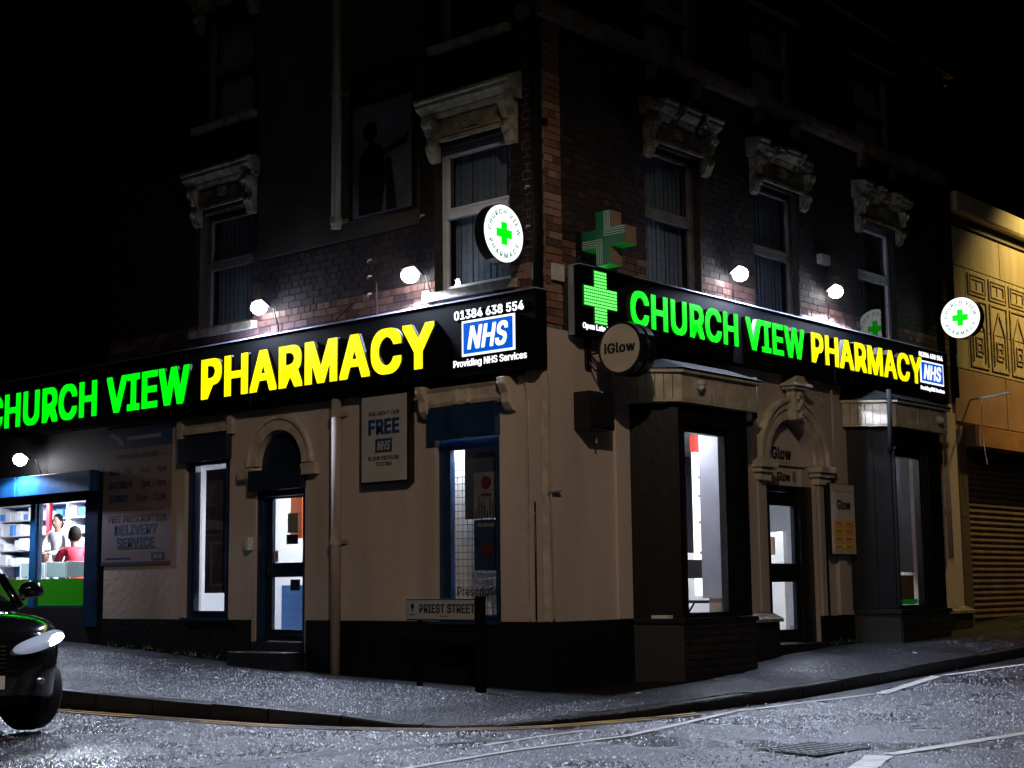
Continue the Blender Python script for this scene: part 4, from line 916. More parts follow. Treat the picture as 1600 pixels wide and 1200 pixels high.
letters('CHURCH VIEW', F, 1.22, 5.11, 4.05, .41, 'green', SR, bold=.03, depth=.06); letters('PHARMACY', F, 5.29, 8.57, 4.05, .41, 'yellow', SR, bold=.03, depth=.06)
textpart('phone_number', '01384 638 554', F, 9.03, 4.49, .07, .80, m='litwhite', parent=SR, bold=.02, depth=.01)
bm = NB(); lbox(bm, F, 8.64, 9.42, 4.09, 4.43, .0, .012); nb = obj('logo_border', bm, 'litwhite', SR)
bm = NB(); lbox(bm, F, 8.67, 9.39, 4.115, 4.405, .0125, .016); obj('logo_field', bm, 'litblue', nb)
textpart('logo_lettering', 'NHS', frame('R', 0, .209, 0), 9.03, 4.155, .21, .60, m='litwhite', parent=nb, bold=.030, depth=.006, shear=.25)
textpart('services_line', 'Providing NHS Services', F, 9.05, 3.985, .055, .80, m='litwhite', parent=SR, bold=.015, depth=.01)
textpart('opening_line', 'Open Late 7 Days A Week', F, .30 + .12, 3.915, .06, 1.05, align='l', m='litwhite', parent=SR, bold=.02, depth=.01)
# LED cross
cx, cz, A, B = .735, 4.285, .30, .112
cr = [(-B, -A), (B, -A), (B, -B), (A, -B), (A, B), (B, B), (B, A), (-B, A), (-B, B), (-A, B), (-A, -B), (-B, -B)]
bm = NB(); lpoly(bm, F, [(cx + p[0] * 1.03, cz + p[1] * 1.03) for p in cr], .0, .012); lc = obj('led_cross', bm, 'ledbase', SR)
bm = NB(); st = 2 * A / 16
for i in range(16):
    for j in range(16):
        u, v = -A + st * (i + .5), -A + st * (j + .5)
        if abs(u) < B or abs(v) < B:
            lbox(bm, F, cx + u - .0125, cx + u + .0125, cz + v - .0125, cz + v + .0125, .0122, .017)
obj('led_dot', bm, 'led', lc, kind='stuff')

# ------------------------------------------------------------------ projecting signs
def disc_sign(F, r, th, base, lab, brk):
    t = thing('round_sign', base, lab, 'sign')
    bm = NB(); lcyl(bm, F, 0, 0, r, -th, 0); obj('drum', bm, 'drum', t, smooth=False)
    bm = NB(); lcyl(bm, F, 0, 0, r * .965, .001, .008); f = obj('lit_disc', bm, 'litface', t)
    bm = NB(); a, b = r * .385, r * .135; lpoly(bm, F, [(x * a / .3, y * a / .3) for x, y in [(-.112, -.3), (.112, -.3), (.112, -.112), (.3, -.112), (.3, .112), (.112, .112), (.112, .3), (-.112, .3), (-.112, .112), (-.3, .112), (-.3, -.112), (-.112, -.112)]], .0085, .013); obj('green_cross', bm, 'green', f)
    G = F @ Matrix.Translation((0, 0, .009))
    circtext('CHURCH VIEW', G, 0, 0, r * .74, r * .165, PI / 2, 'cyan', f, spread=1.25); circtext('PHARMACY', G, 0, 0, r * .74, r * .165, -PI / 2, 'cyan', f, flip=True, spread=1.25)
    bm = NB(); tube(bm, brk, .02, 8); obj('bracket', bm, 'blackm', t)
def RF(side, P):
    m = frame(side, 0, 0, 0); m.translation = Vector(P); return m
disc_sign(RF('R', (-.50, .15, 4.87)), .325, .13, (-.15, .2, 4.87), 'round lit pharmacy sign with green cross in front of the left street first floor window', [(0, .22, 4.87), (-.25, .22, 4.87)])
disc_sign(RF('L', (9.30, -.58, 5.11)), .325, .14, (9.4, -.2, 5.1), 'round lit pharmacy sign with green cross at the far right end of the black fascia', [(9.4, 0, 5.11), (9.4, -.3, 5.11)])
# salon drum sign
DS = thing('salon_drum_sign', (.62, -.1, 3.6), 'unlit round drum sign reading iGlow on a wall bracket at the corner', 'sign')
F = RF('L', (.60, -.56, 3.665))
bm = NB(); lcyl(bm, F, 0, 0, .30, -.10, 0); lcyl(bm, F, 0, 0, .275, -.16, -.101); lcyl(bm, F, 0, 0, .30, -.27, -.161); obj('drum', bm, 'drum', DS)
bm = NB(); lcyl(bm, F, 0, 0, .265, .001, .006); fc = obj('face', bm, 'drumface', DS)
textpart('lettering', 'iGlow', F @ Matrix.Translation((0, 0, .008)), 0, -.045, .105, .42, m='ink', parent=fc, bold=.03, depth=.003)
bm = NB(); tube(bm, [(.72, -.01, 3.71), (.72, -.28, 3.71)], .02, 8); tube(bm, [(.72, -.01, 3.66), (.72, -.28, 3.67)], .012, 8); tube(bm, [(.72, -.02, 3.60), (.74, -.10, 3.48), (.74, -.3, 3.42)], .012, 8); bx(bm, .68, .76, -.04, -.001, 3.5, 3.85); obj('bracket', bm, 'blackm', DS)
# green 3D cross
GC = thing('pharmacy_cross', (.7, -.1, 4.9), 'unlit three dimensional green pharmacy cross with white stripes above the right fascia', 'sign')
F = RF('L', (.50, -.44, 4.90)); a, b = .30, .10
pc = [(-b, -a), (b, -a), (b, -b), (a, -b), (a, b), (b, b), (b, a), (-b, a), (-b, b), (-a, b), (-a, -b), (-b, -b)]
bm = NB(); lpoly(bm, F, pc, -.20, 0); obj('cross_body', bm, 'gside', GC)
bm = NB(); lpoly(bm, F, [(x * .995, y * .995) for x, y in pc], .001, .006); cf = obj('cross_face', bm, 'gcross', GC)
bm = NB()
for k in (.018, .043, .068, .090):
    for sx, sy in ((1, 1), (-1, -1)):
        o = k - .004
        lbox(bm, F, *sorted((sx * o, sx * (o + .009))), *sorted((sy * o, sy * a * .99)), .0065, .009)
        lbox(bm, F, *sorted((sx * (o + .0092), sx * a * .99)), *sorted((sy * o, sy * (o + .009))), .0065, .009)
obj('white_stripe', bm, 'gstripe', cf)
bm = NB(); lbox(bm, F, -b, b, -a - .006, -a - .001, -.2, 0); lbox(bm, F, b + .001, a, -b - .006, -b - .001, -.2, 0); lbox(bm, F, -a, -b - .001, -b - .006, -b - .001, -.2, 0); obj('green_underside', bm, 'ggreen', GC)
bm = NB(); tube(bm, [(.6, -.01, 4.86), (.6, -.16, 4.88)], .025, 8); bx(bm, .56, .64, -.03, -.0, 4.7, 5.05); tube(bm, [(.62, -.14, 4.86), (.5, -.1, 4.74), (.46, -.06, 4.66)], .007, 6); obj('bracket', bm, 'blackm', GC)

# ------------------------------------------------------------------ boards and posters
P1 = thing('opening_hours_poster', W('L', 7.4, .02, 1.45), 'tall pale poster of opening hours and free prescription delivery on the left cream wall', 'poster')
bm = NB(); fb(bm, 'L', 6.6, 8.2, .002, .012, 1.45, 3.38); sh1 = obj('sheet', bm, 'vinyl', P1)
F = frame('L', 7.4, .0125, 0)
bm = NB(); lbox(bm, F, -.8, .8, 3.08, 3.38, 0, .002); obj('header_band', bm, 'inkblue', P1)
bm = NB(); lpoly(bm, F, [(-.72, 3.30), (-.5, 3.22), (-.35, 3.12), (-.30, 3.14), (-.42, 3.26), (-.6, 3.33)], .0021, .003); lbox(bm, F, -.25, .55, 3.20, 3.25, .0021, .003); obj('header_mark', bm, 'mist', P1)
textpart('lettering', '\u2014 OPENING HOURS \u2014', F, 0, 2.94, .06, 1.3, m='ink', parent=P1)
for i, (u, v) in enumerate((('MON - FRI', '9am - 9pm'), ('SATURDAY', '2pm - 9pm'), ('SUNDAY', '12pm - 11pm'))):
    y = 2.72 - i * .19; textpart('lettering', u, F, -.64, y, .095, [.52, .55, .45][i], 'l', 'inkblue', P1, bold=.03); textpart('lettering', v, F, .68, y, .085, [.58, .58, .70][i], 'r', 'inkred', P1)
bm = NB(); lbox(bm, F, -.62, .62, 2.215, 2.222, 0, .002); lbox(bm, F, -.4, .5, 1.68, 1.686, 0, .002); obj('rule', bm, 'inkred', P1)
textpart('lettering', 'FREE PRESCRIPTION', F, .02, 2.05, .095, 1.34, m='inkred', parent=P1, bold=.03); textpart('lettering', 'DELIVERY', F, 0, 1.88, .13, 1.0, m='inkblue', parent=P1, bold=.04); 
textpart('lettering', 'SERVICE', F, 0, 1.70, .13, .88, m='inkblue', parent=P1, bold=.04)
bm = NB(); lbox(bm, F, .38, .66, 1.52, 1.62, 0, .002); obj('logo_field', bm, 'inkblue', P1); textpart('logo_lettering', 'NHS', F, .52, 1.535, .065, .2, m='mist', parent=P1, bold=.030, depth=.006, shear=.25)
bm = NB(); lbox(bm, F, -.7, -.1, 1.545, 1.56, 0, .002); lbox(bm, F, -.82, .1, 1.455, 1.50, 0, .002); obj('footer_band', bm, 'inkblue', P1)
bm = NB(); lbox(bm, F, .101, .8, 1.455, 1.50, 0, .002); obj('footer_band', bm, 'inkred', P1)
P2 = thing('testing_sign', W('L', 2.4, .1, 2.3), 'framed white sign reading FREE NHS blood pressure testing between pipe and window', 'sign')
bm = NB(); fb(bm, 'L', 1.99, 2.80, .001, .10, 2.31, 3.38); obj('frame', bm, 'blackm', P2, bevel=.006)
bm = NB(); fb(bm, 'L', 2.02, 2.77, .101, .108, 2.34, 3.35); obj('panel', bm, 'vinyl2', P2)
F = frame('L', 2.395, .109, 0)
textpart('lettering', 'ASK ABOUT OUR', F, 0, 3.12, .045, .52, m='ink', parent=P2); textpart('lettering', 'FREE', F, 0, 2.90, .165, .52, m='inkblue', parent=P2, bold=.05)
bm = NB(); lbox(bm, F, -.14, .14, 2.68, 2.84, 0, .002); obj('logo_field', bm, 'inkblue', P2); textpart('logo_lettering', 'NHS', F, 0, 2.71, .10, .22, m='vinyl2', parent=P2, bold=.030, depth=.006, shear=.25)
textpart('lettering', 'BLOOD PRESSURE', F, 0, 2.59, .045, .52, m='ink', parent=P2); textpart('lettering', 'TESTING', F, 0, 2.52, .045, .27, m='ink', parent=P2)
P3 = thing('mural_poster', W('L', 2.45, .04, 5.55), 'tall dark framed poster with dim grey figures high on the left street wall', 'poster')
bm = NB(); fb(bm, 'L', 1.92, 3.05, .021, .06, 5.56, 7.45); obj('frame', bm, 'darkbase', P3)
bm = NB(); fb(bm, 'L', 1.97, 2.98, .061, .066, 5.58, 6.97); obj('sheet', bm, 'greypost', P3)
F = frame('L', 2.45, .0665, 0)
bm = NB(); lbox(bm, F, -.28, .35, 7.10, 7.19, -.006, .001); obj('faded_lettering_band', bm, 'redpost', P3)
bm = NB(); lcyl(bm, F, -.22, 6.62, .13, 0, .002, 18); lpoly(bm, F, [(-.42, 5.6), (-.02, 5.6), (.06, 6.1), (-.02, 6.42), (-.2, 6.5), (-.42, 6.3)], .0, .002); lpoly(bm, F, [(.0, 6.36), (.35, 6.44), (.44, 6.52), (.42, 6.38), (.02, 6.28)], .0021, .0035); lpoly(bm, F, [(.06, 5.6), (.24, 5.6), (.14, 6.25), (.05, 6.25)], .0021, .003); obj('dark_figure_print', bm, 'darkbase', P3)
P4 = thing('salon_board', W('R', 6.16, .15, 1.48), 'cream Glow price board with two columns of yellow tiles beside the arched doorway', 'sign')
bm = NB(); fb(bm, 'R', 5.86, 6.52, .051, .135, 1.48, 2.45); obj('back_box', bm, 'blackm', P4)
bm = NB(); fb(bm, 'R', 5.87, 6.51, .136, .145, 1.49, 2.44); obj('panel', bm, 'boardw', P4)
F = frame('R', 6.19, .1455, 0)
textpart('lettering', 'Open your hours of Glow', F, 0, 2.33, .028, .46, m='card', parent=P4, bold=.0); textpart('lettering', 'Glow', F, .02, 2.10, .12, .38, m='ink', parent=P4, bold=.04)
for i in range(4):
    for j in range(2):
        bm = NB(); lbox(bm, F, -.28 + j * .29, -.005 + j * .29, 1.545 + i * .105, 1.635 + i * .105, 0, .004); t = obj('yellow_tile', bm, 'yellowt', P4)
        bm = NB(); lbox(bm, F, -.23 + j * .29, -.07 + j * .29, 1.58 + i * .105, 1.60 + i * .105, .0042, .005); obj('small_print', bm, 'card', t)
bm = NB(); fb(bm, 'R', 4.46, 5.40, -.10, -.085, 2.39, 2.62); P5 = obj('door_header_sign', bm, 'boardw', None, 'cream panel reading Glow directly above the salon door', 'sign')
textpart('lettering', 'Glow', frame('R', 5.03, -.083, 0), 0, 2.45, .11, .34, m='ink', parent=P5, bold=.04)
bm = NB(); ellip(bm, W('R', 5.30, -.083, 2.51), .05, .006, .085); obj('printed_face', bm, 'card', P5)
P6 = thing('arch_sign', W('R', 5.1, -.10, 2.66), 'cream board reading iGlow inside the arch above the salon door', 'sign')
bm = NB(); fpoly(bm, 'R', [(4.50, 2.66), (5.64, 2.66), (5.5, 2.98), (5.2, 3.18), (4.95, 3.18), (4.66, 2.98)], -.12, -.10); obj('panel', bm, 'boardw', P6)
textpart('lettering', 'Glow', frame('R', 5.02, -.098, 0), 0, 2.74, .15, .50, m='ink', parent=P6, bold=.04); textpart('small_lettering', 'beauty and tanning', frame('R', 5.02, -.098, 0), 0, 2.685, .025, .42, m='card', parent=P6, bold=.0)
# street nameplate
NP = thing('street_nameplate', (-.55, 1.3, .05), 'low white nameplate reading PRIEST STREET on two black posts at the corner', 'sign')
F = RF('L', (-.52, 1.06, .74)) @ Matrix.Rotation(R_(-3.5), 4, 'Y')
bm = NB(); lbox(bm, F, -.60, .55, .0, .235, -.03, -.002); obj('backing', bm, 'blackm', NP, bevel=.004)
bm = NB(); lbox(bm, F, -.585, .535, .016, .22, -.0015, .002); pl = obj('plate', bm, 'vinyl2', NP)
textpart('lettering', 'PRIEST STREET', F @ Matrix.Translation((0, 0, .003)), .06, .085, .09, .87, m='ink', parent=pl, bold=.025)
bm = NB(); lcyl(bm, F, -.49, .155, .028, .0022, .004, 16); lbox(bm, F, -.50, -.48, .10, .19, .0042, .005); lbox(bm, F, -.53, -.45, .06, .068, .0022, .004); lbox(bm, F, -.05, .08, .045, .052, .0022, .004); obj('town_crest', bm, 'ink', pl)
bm = NB()
lbox(bm, F, -.46, -.38, -.80, .0, -.05, -.031); lbox(bm, F, .52, .62, -.80, .26, -.04, .03); obj('post', bm, 'postm', NP)
# vent cabinet, amber box, white boxes
VC = thing('vent_cabinet', W('R', .65, .15, 2.8), 'black louvred vent cabinet on the cream wall left of the bay window', 'vent')
bm = NB(); fb(bm, 'R', .47, .90, .002, .24, 2.80, 3.22); obj('case', bm, 'blackm', VC, bevel=.006)
for k in range(9): bm = NB(); fb(bm, 'R', .49 + k * .045, .51 + k * .045, .241, .258, 2.83, 3.19); obj('louvre', bm, 'plastic', VC)
bm = NB(); tube(bm, [W('R', .72, .12, 2.8), W('R', .72, .12, 2.66)], .012, 6); obj('tail_pipe', bm, 'pipe', VC)
AB = thing('amber_wall_box', W('R', 9.25, .08, 2.87), 'small amber ribbed box on the cream pier by the second bay', 'heater')
bm = NB(); fb(bm, 'R', 9.13, 9.44, .041, .12, 2.87, 3.25); obj('case', bm, 'rust', AB)
for k in range(6): bm = NB(); fb(bm, 'R', 9.16 + k * .045, 9.18 + k * .045, .121, .135, 2.9, 3.22); obj('rib', bm, 'blackm', AB)
bm = NB(); fb(bm, 'R', 10.03, 10.12, .05, .16, 4.46, 4.68); obj('junction_box', bm, 'whitebox', None, 'small white junction box at the right end of the right fascia', 'junction box', bevel=.005)
bm = NB(); fb(bm, 'L', 4.93, 5.0, .002, .06, 1.62, 1.74); fb(bm, 'L', 4.88, 4.928, .002, .09, 1.60, 1.76); obj('door_intercom', bm, 'whitebox', None, 'small white intercom beside the blue door', 'intercom')
bm = NB(); fb(bm, 'R', 5.97, 6.2, .005, .10, 5.52, 5.66); obj('alarm_box', bm, 'whitebox', None, 'small alarm box on the brickwork between the second and third first floor windows', 'alarm box', bevel=.01)
for q in ((2.72, 4.63), (2.72, 5.05), (2.72, 4.85), (.36, 4.72), (.2, 5.05), (.2, 5.5), (1.83, 5.45)):
    bm = NB(); tube(bm, [W('L', q[0], .0, q[1]), W('L', q[0], .05, q[1] - .01), W('L', q[0], .06, q[1] - .04)], .014, 8); obj('wall_hook', bm, 'whitebox', BLD)

# ------------------------------------------------------------------ floodlights
def flood(side, s, z, lab, pw, n=.17, so=0):
    t = thing('floodlight', W(side, s + so, 0, z - .3), lab, 'floodlight', group='floodlights above the shop fascias')
    c = W(side, s, n + .06, z); out = W(side, 0, 1, 0)
    nd = (out * .50 + Vector((0, 0, -.87))).normalized(); X = out.cross(Vector((0, 0, 1))).normalized(); Y = nd.cross(X)
    Fm = Matrix(((X.x, Y.x, nd.x, c.x), (X.y, Y.y, nd.y, c.y), (X.z, Y.z, nd.z, c.z), (0, 0, 0, 1)))
    bm = NB(); lbox(bm, Fm, -.115, .115, -.09, .09, -.035, -.002); obj('housing', bm, 'blackm', t, bevel=.01)
    bm = NB(); ellip(bm, c + nd * .05, .115, .095, .085, Fm.to_3x3(), 18); obj('lens', bm, 'lens', t, smooth=True)
    bm = NB(); e = W(side, s + so, .03, z - .28); tube(bm, [c - nd * .03, W(side, s + so * .6, n * .5, z - .03), e], .009, 8); tube(bm, [e, e - Vector((0, 0, .12))], .014, 8); obj('arm', bm, 'blackm', t)
    a = c + nd * .165
    l = lamp('floodlight_beam', 'SPOT', a, pw, (.66, .75, 1.0), aim=a + out * .60 + Vector((0, 0, -.9)), spot_size=R_(168), spot_blend=.12, shadow_soft_size=.06)
    l.parent = t; l.matrix_parent_inverse = Matrix.Translation(t.location).inverted()
PW = 820
flood('L', 9.95, 3.10, 'lit floodlight above the blue shutter box at the far left', PW * .3, .2, -.2)
flood('L', 4.60, 4.72, 'lit floodlight on the left fascia below the left first floor window', PW, .10, -.2)
flood('L', 1.88, 4.75, 'lit floodlight beside the window with the round pharmacy sign', PW, .10, -.2)
flood('R', 3.66, 5.04, 'lit floodlight between the first and second windows over the right fascia', PW, .12, .1)
flood('R', 6.12, 5.16, 'lit floodlight between the second and third windows over the right fascia', PW, .12, .1)

# ------------------------------------------------------------------ people and interiors
def skinmesh(V, E, R, sub=1, name='body'):
    me = bpy.data.meshes.new(name); me.from_pydata([tuple(v) for v in V], E, []); o = bpy.data.objects.new(name, me); COL.objects.link(o)
    s = o.modifiers.new('s', 'SKIN'); sk = me.skin_vertices[0].data
    for i, r in enumerate(R): sk[i].radius = (r, r)
    sk[0].use_root = True
    d = o.modifiers.new('d', 'SUBSURF'); d.levels = sub; d.render_levels = sub
    dg = bpy.context.evaluated_depsgraph_get(); m = bpy.data.meshes.new_from_object(o.evaluated_get(dg), depsgraph=dg)
    bpy.data.objects.remove(o); m.materials.clear(); return m
def person(base, heading, lab, clothes, hairm, seated, scale=1.0, lean=0.0, legs='trousers', facef=True, longhair=False):
    # local frame: x right, y forward, z up
    f = Vector((math.cos(heading), math.sin(heading), 0)); r = Vector((f.y, -f.x, 0)); B = Vector(base)
    def T(x, y, z): return B + (r * x + f * y + Vector((0, 0, z))) * scale
    t = thing('person', base, lab, 'person')
    hp = .52 if seated else .93; ly = lean
    kn = [(.10, .45, .50, ), (-.10, .45, .50)] if seated else [(.10, .02, .50), (-.10, .02, .50)]
    ft = [(.10, .45, .09), (-.10, .45, .09)] if seated else [(.10, 0, .09), (-.10, 0, .09)]
    V = [T(0, 0, hp), T(0, .02 + ly * .3, hp + .20), T(0, ly * .6, hp + .40), T(0, ly, hp + .52), T(.17, ly, hp + .49), T(.23, ly + .08, hp + .26), T(.14, ly + .30, hp + .20), T(.09, ly + .40, hp + .20),
         T(-.17, ly, hp + .49), T(-.23, ly + .08, hp + .26), T(-.14, ly + .30, hp + .20), T(-.09, ly + .40, hp + .20)]
    Rr = [.15, .135, .15, .08, .065, .048, .04, .03, .065, .048, .04, .03]
    m = skinmesh(V, [(0, 1), (1, 2), (2, 3), (3, 4), (4, 5), (5, 6), (6, 7), (3, 8), (8, 9), (9, 10), (10, 11)], [a * scale for a in Rr])
    obj('upper_body', m, clothes, t, smooth=True)
    V = [T(0, 0, hp - .02)]; E = []; Rr = [.15]
    for sgn, k, ff in ((1, kn[0], ft[0]), (-1, kn[1], ft[1])):
        b = len(V); V += [T(sgn * .09, .04, hp - .06), T(*k), T(*ff), T(ff[0], ff[1] + .17, .04)]; Rr += [.095, .065, .045, .035]; E += [(0, b), (b, b + 1), (b + 1, b + 2), (b + 2, b + 3)]
    obj('legs', skinmesh(V, E, [a * scale for a in Rr]), legs, t, smooth=True)
    hz = hp + .70; hy = ly + .03
    V = [T(0, ly, hp + .52), T(0, ly + .01, hp + .60), T(0, hy, hz)]
    bm = NB(); bm.from_mesh(skinmesh(V[:2] + [V[2]], [(0, 1), (1, 2)], [.055 * scale, .05 * scale, .07 * scale]))
    rot = Matrix(((r.x, f.x, 0), (r.y, f.y, 0), (0, 0, 1)))
    ellip(bm, T(0, hy, hz), .075 * scale, .092 * scale, .115 * scale, rot, 16); ellip(bm, T(0, hy + .095, hz - .015), .012 * scale, .02 * scale, .022 * scale, rot, 8)
    for s in (1, -1): ellip(bm, T(s * .077, hy, hz - .01), .01 * scale, .02 * scale, .03 * scale, rot, 8)
    for s in (1, -1):       # hands: palm and five short fingers
        ellip(bm, T(s * .08, ly + .42, hp + .20), .04 * scale, .045 * scale, .018 * scale, rot, 8)
        for k in range(4): tube(bm, [T(s * (.055 + .018 * k), ly + .45, hp + .20), T(s * (.05 + .018 * k), ly + .49, hp + .195), T(s * (.05 + .017 * k), ly + .515 - abs(k - 1.5) * .006, hp + .18)], .0085 * scale, 6)
        tube(bm, [T(s * .045, ly + .41, hp + .20), T(s * .028, ly + .44, hp + .195)], .010 * scale, 6)
    hd = obj('head', bm, 'skin', t, smooth=True)
    bm = NB()
    for s in (1, -1): ellip(bm, T(s * .03, hy + .083, hz + .01), .012 * scale, .006 * scale, .007 * scale, rot, 8)
    obj('eyes', bm, 'hair', hd)
    bm = NB(); ellip(bm, T(0, hy + .086, hz - .055), .022 * scale, .006 * scale, .006 * scale, rot, 8); obj('mouth', bm, 'redint', hd)
    bm = NB(); ellip(bm, T(0, hy - .022, hz + .028), .085 * scale, .096 * scale, .112 * scale, rot, 16)
    if longhair: ellip(bm, T(0, hy - .09, hz - .03), .06 * scale, .05 * scale, .08 * scale, rot, 12)
    obj('hair', bm, hairm, hd, smooth=True)
    return t
toward = math.atan2(-10.4 - 11, -12.6 - 1)
person((1.62, 11.75, .56), math.radians(205), 'smiling woman in white blouse with tied dark hair standing in the lit left window', 'blouse', 'hair', False, 1.03, .12, longhair=True)
person((1.0, 10.42, .50), math.radians(60), 'person in red top seen from behind sitting in the lit left window', 'red', 'hair', True, 1.2, .08)
person((1.05, 11.45, .56), math.radians(20), 'child in white top sitting beside the blue mullion in the lit left window', 'blouse', 'hairb', True, .88, .1)
def chair(x, y, z, a, lab, m='chairg'):
    t = thing('chair', (x, y, z), lab, 'chair', group='chairs in the lit left window'); Fm = Matrix.Translation((x, y, z)) @ Matrix.Rotation(a, 4, 'Z')
    bm = NB(); lbox(bm, Fm, -.21, .21, -.2, .2, .44, .47); obj('seat', bm, m, t, bevel=.01)
    bm = NB(); lbox(bm, Fm, -.20, .20, -.225, -.205, .72, .95); obj('backrest', bm, m, t, bevel=.015)
    for sx in (-.19, .19):
        for sy in (-.20, .19):
            bm = NB(); tube(bm, [Fm @ Vector((sx, sy, 0)), Fm @ Vector((sx, sy - (.02 if sy < 0 else 0), .95 if sy < 0 else .45))], .012, 8); obj('leg', bm, 'white', t)
chair(.50, 9.70, .60, R_(-10), 'grey chair back at the right end of the lit left window'); chair(.50, 10.24, .60, R_(-10), 'grey chair back between the red top and the blue mullion'); chair(.50, 10.95, .60, R_(-10), 'grey chair back left of the blue mullion')
# wall shelving with cartons
SH = thing('pharmacy_shelving', (3.3, 12.5, .56), 'white shelving wall packed with white cartons behind the woman', 'shelving')
bm = NB(); bx(bm, 3.46, 3.5, 11.6, 16.9, .56, 2.9); obj('back_panel', bm, 'shelfback', SH)
for k in range(8): bm = NB(); bx(bm, 3.12, 3.458, 11.6, 16.9, .75 + k * .28, .775 + k * .28); obj('shelf', bm, 'shelfm', SH)
for y in (11.58, 12.75, 13.9, 15.05, 16.2): bm = NB(); bx(bm, 3.10, 3.11 + .34, y, y + .04, .56, 2.9); obj('upright', bm, 'shelfm', SH)
cm = {}
n = 0
for k in range(3, 8):
    y = 12.9
    while y < 16.6:
        wd = random.choice((.12, .16, .2, .24)); h = random.uniform(.10, .23); key = (wd, random.random() < .12)
        if random.random() < .88:
            if key not in cm:
                b = NB(); bx(b, -.12, .12, 0, wd, 0, 1); me = bpy.data.meshes.new('carton'); bmesh.ops.recalc_face_normals(b, faces=b.faces); b.to_mesh(me); b.free(); me.materials.append(M['boxb' if key[1] else 'box']); cm[key] = me
            o = bpy.data.objects.new('carton', cm[key]); COL.objects.link(o); o.location = (3.25 + random.uniform(-.03, .02), y, .776 + k * .28); o.scale = (1, 1, h); o['label'] = '%s medicine carton on the %s shelf of the shelving wall' % ('blue' if key[1] else 'white', ['top', 'second highest', 'third highest', 'fourth highest', 'lowest visible'][7 - k]); o['category'] = 'carton'; o['group'] = 'medicine cartons on the shelves'; n += 1
        y += wd + random.uniform(.015, .07)
bm = NB(); bx(bm, 2.1, 2.16, 12.9, 13.0, 1.95, 2.9); obj('hanging_banner', bm, 'redint', None, 'narrow red hanging banner in the lit left window', 'banner')
bm = NB(); bx(bm, 1.2, 1.9, 12.4, 13.6, .56, 1.35); obj('counter', bm, 'box', None, 'white shop counter behind the seated child', 'counter')
# narrow window: photo poster
F = frame('L', 5.82, -.20, 0)
WP = thing('window_poster', W('L', 5.8, -.2, 1.0), 'tall dim photographic poster with a red band in the narrow blue framed window', 'poster')
bm = NB(); lbox(bm, F, -.30, .26, 1.06, 2.70, -.01, 0); obj('sheet', bm, 'posterp', WP)
bm = NB(); lbox(bm, F, -.29, .25, 2.55, 2.62, .001, .003); lpoly(bm, F, [(-.29, 2.05), (-.1, 2.1), (-.08, 2.2), (-.29, 2.22)], .001, .003); obj('red_print', bm, 'redpost', WP)
bm = NB(); lbox(bm, F, -.29, .25, 1.82, 1.835, .001, .003); lpoly(bm, F, [(-.29, 2.04), (.1, 2.0), (.25, 1.88), (-.29, 1.9)], .001, .003); lbox(bm, F, -.2, .2, 1.70, 1.73, .001, .003); lbox(bm, F, -.18, -.15, 1.2, 1.7, .001, .003); lbox(bm, F, .1, .13, 1.15, 1.6, .001, .003); lbox(bm, F, -.2, .1, 1.15, 1.18, .001, .003); obj('pale_print', bm, 'posterw', WP)
# inside the blue door: notices and an orange panel
bm = NB(); bx(bm, .6, .64, 4.64, 4.86, 1.75, 2.5); obj('orange_banner', bm, 'orange', None, 'orange banner seen through the upper pane of the blue door', 'banner')
for i, (a, b, c, d, m_, lab) in enumerate(((4.16, 4.36, 1.80, 2.05, 'mist', 'grey notice taped inside the upper pane of the blue door'), (4.16, 4.38, 1.66, 1.78, 'posterb', 'dark blue notice below the grey notice on the blue door'), (4.12, 4.30, 1.08, 1.22, 'posterb', 'dark blue notice inside the lower pane of the blue door'), (4.54, 4.6, 1.44, 1.58, 'yellowt', 'small yellow sticker in the corner of the blue door pane'))):
    bm = NB(); fb(bm, 'L', a, b, -.125, -.122, c, d); obj('door_notice', bm, m_, None, lab, 'notice')
bm = NB(); bx(bm, .75, 1.0, 4.75, 5.2, .47, 1.15); obj('display_stand', bm, 'boxb', None, 'blue display stand seen low through the blue door', 'display stand')
# corner window: wire grid, dark screen, posters, lettering
GR = thing('wire_display_grid', (.55, 1.5, .8), 'black wire display grid on a white panel in the window near the corner', 'display rack')
bm = NB()
for k in range(15): yy = .95 + k * .075; tube(bm, [(.50, yy, .75), (.50, yy, 2.75)], .004, 4)
for k in range(25): zz = .78 + k * .08; tube(bm, [(.50, .93, zz), (.50, 2.05, zz)], .004, 4)
obj('wires', bm, 'plastic', GR)
bm = NB(); bx(bm, .53, .55, .75, 2.1, .6, 2.85); obj('back_panel', bm, 'white', GR)
bm = NB(); fb(bm, 'L', .76, 1.36, -.19, -.17, 1.86, 2.67); obj('screen', bm, 'dgrey', None, 'black back of a display screen hanging high in the window near the corner', 'screen')
PW1 = thing('window_poster', W('L', 1.0, -.15, 1.86), 'white poster with a red emblem and brush shapes on the dark screen near the corner', 'poster')
F = frame('L', 1.02, -.155, 0)
bm = NB(); lbox(bm, F, -.19, .19, 1.86, 2.38, -.008, 0); obj('sheet', bm, 'posterw', PW1)
bm = NB(); lcyl(bm, F, .0, 2.26, .075, .001, .003, 18); lbox(bm, F, -.08, .08, 2.11, 2.14, .001, .003); obj('red_emblem', bm, 'inkred', PW1)
bm = NB()
for k in range(8): lbox(bm, F, -.16 + k * .042, -.145 + k * .042, 1.87, 1.95 + .05 * ((k * 7) % 4), .001, .003)
obj('dark_print', bm, 'ink', PW1)
PW2 = thing('window_poster', W('L', 1.0, -.15, 1.28), 'dark blue poster with small white print in the window near the corner', 'poster')
bm = NB(); lbox(bm, F, -.19, .19, 1.28, 1.845, -.008, 0); obj('sheet', bm, 'posterb', PW2)
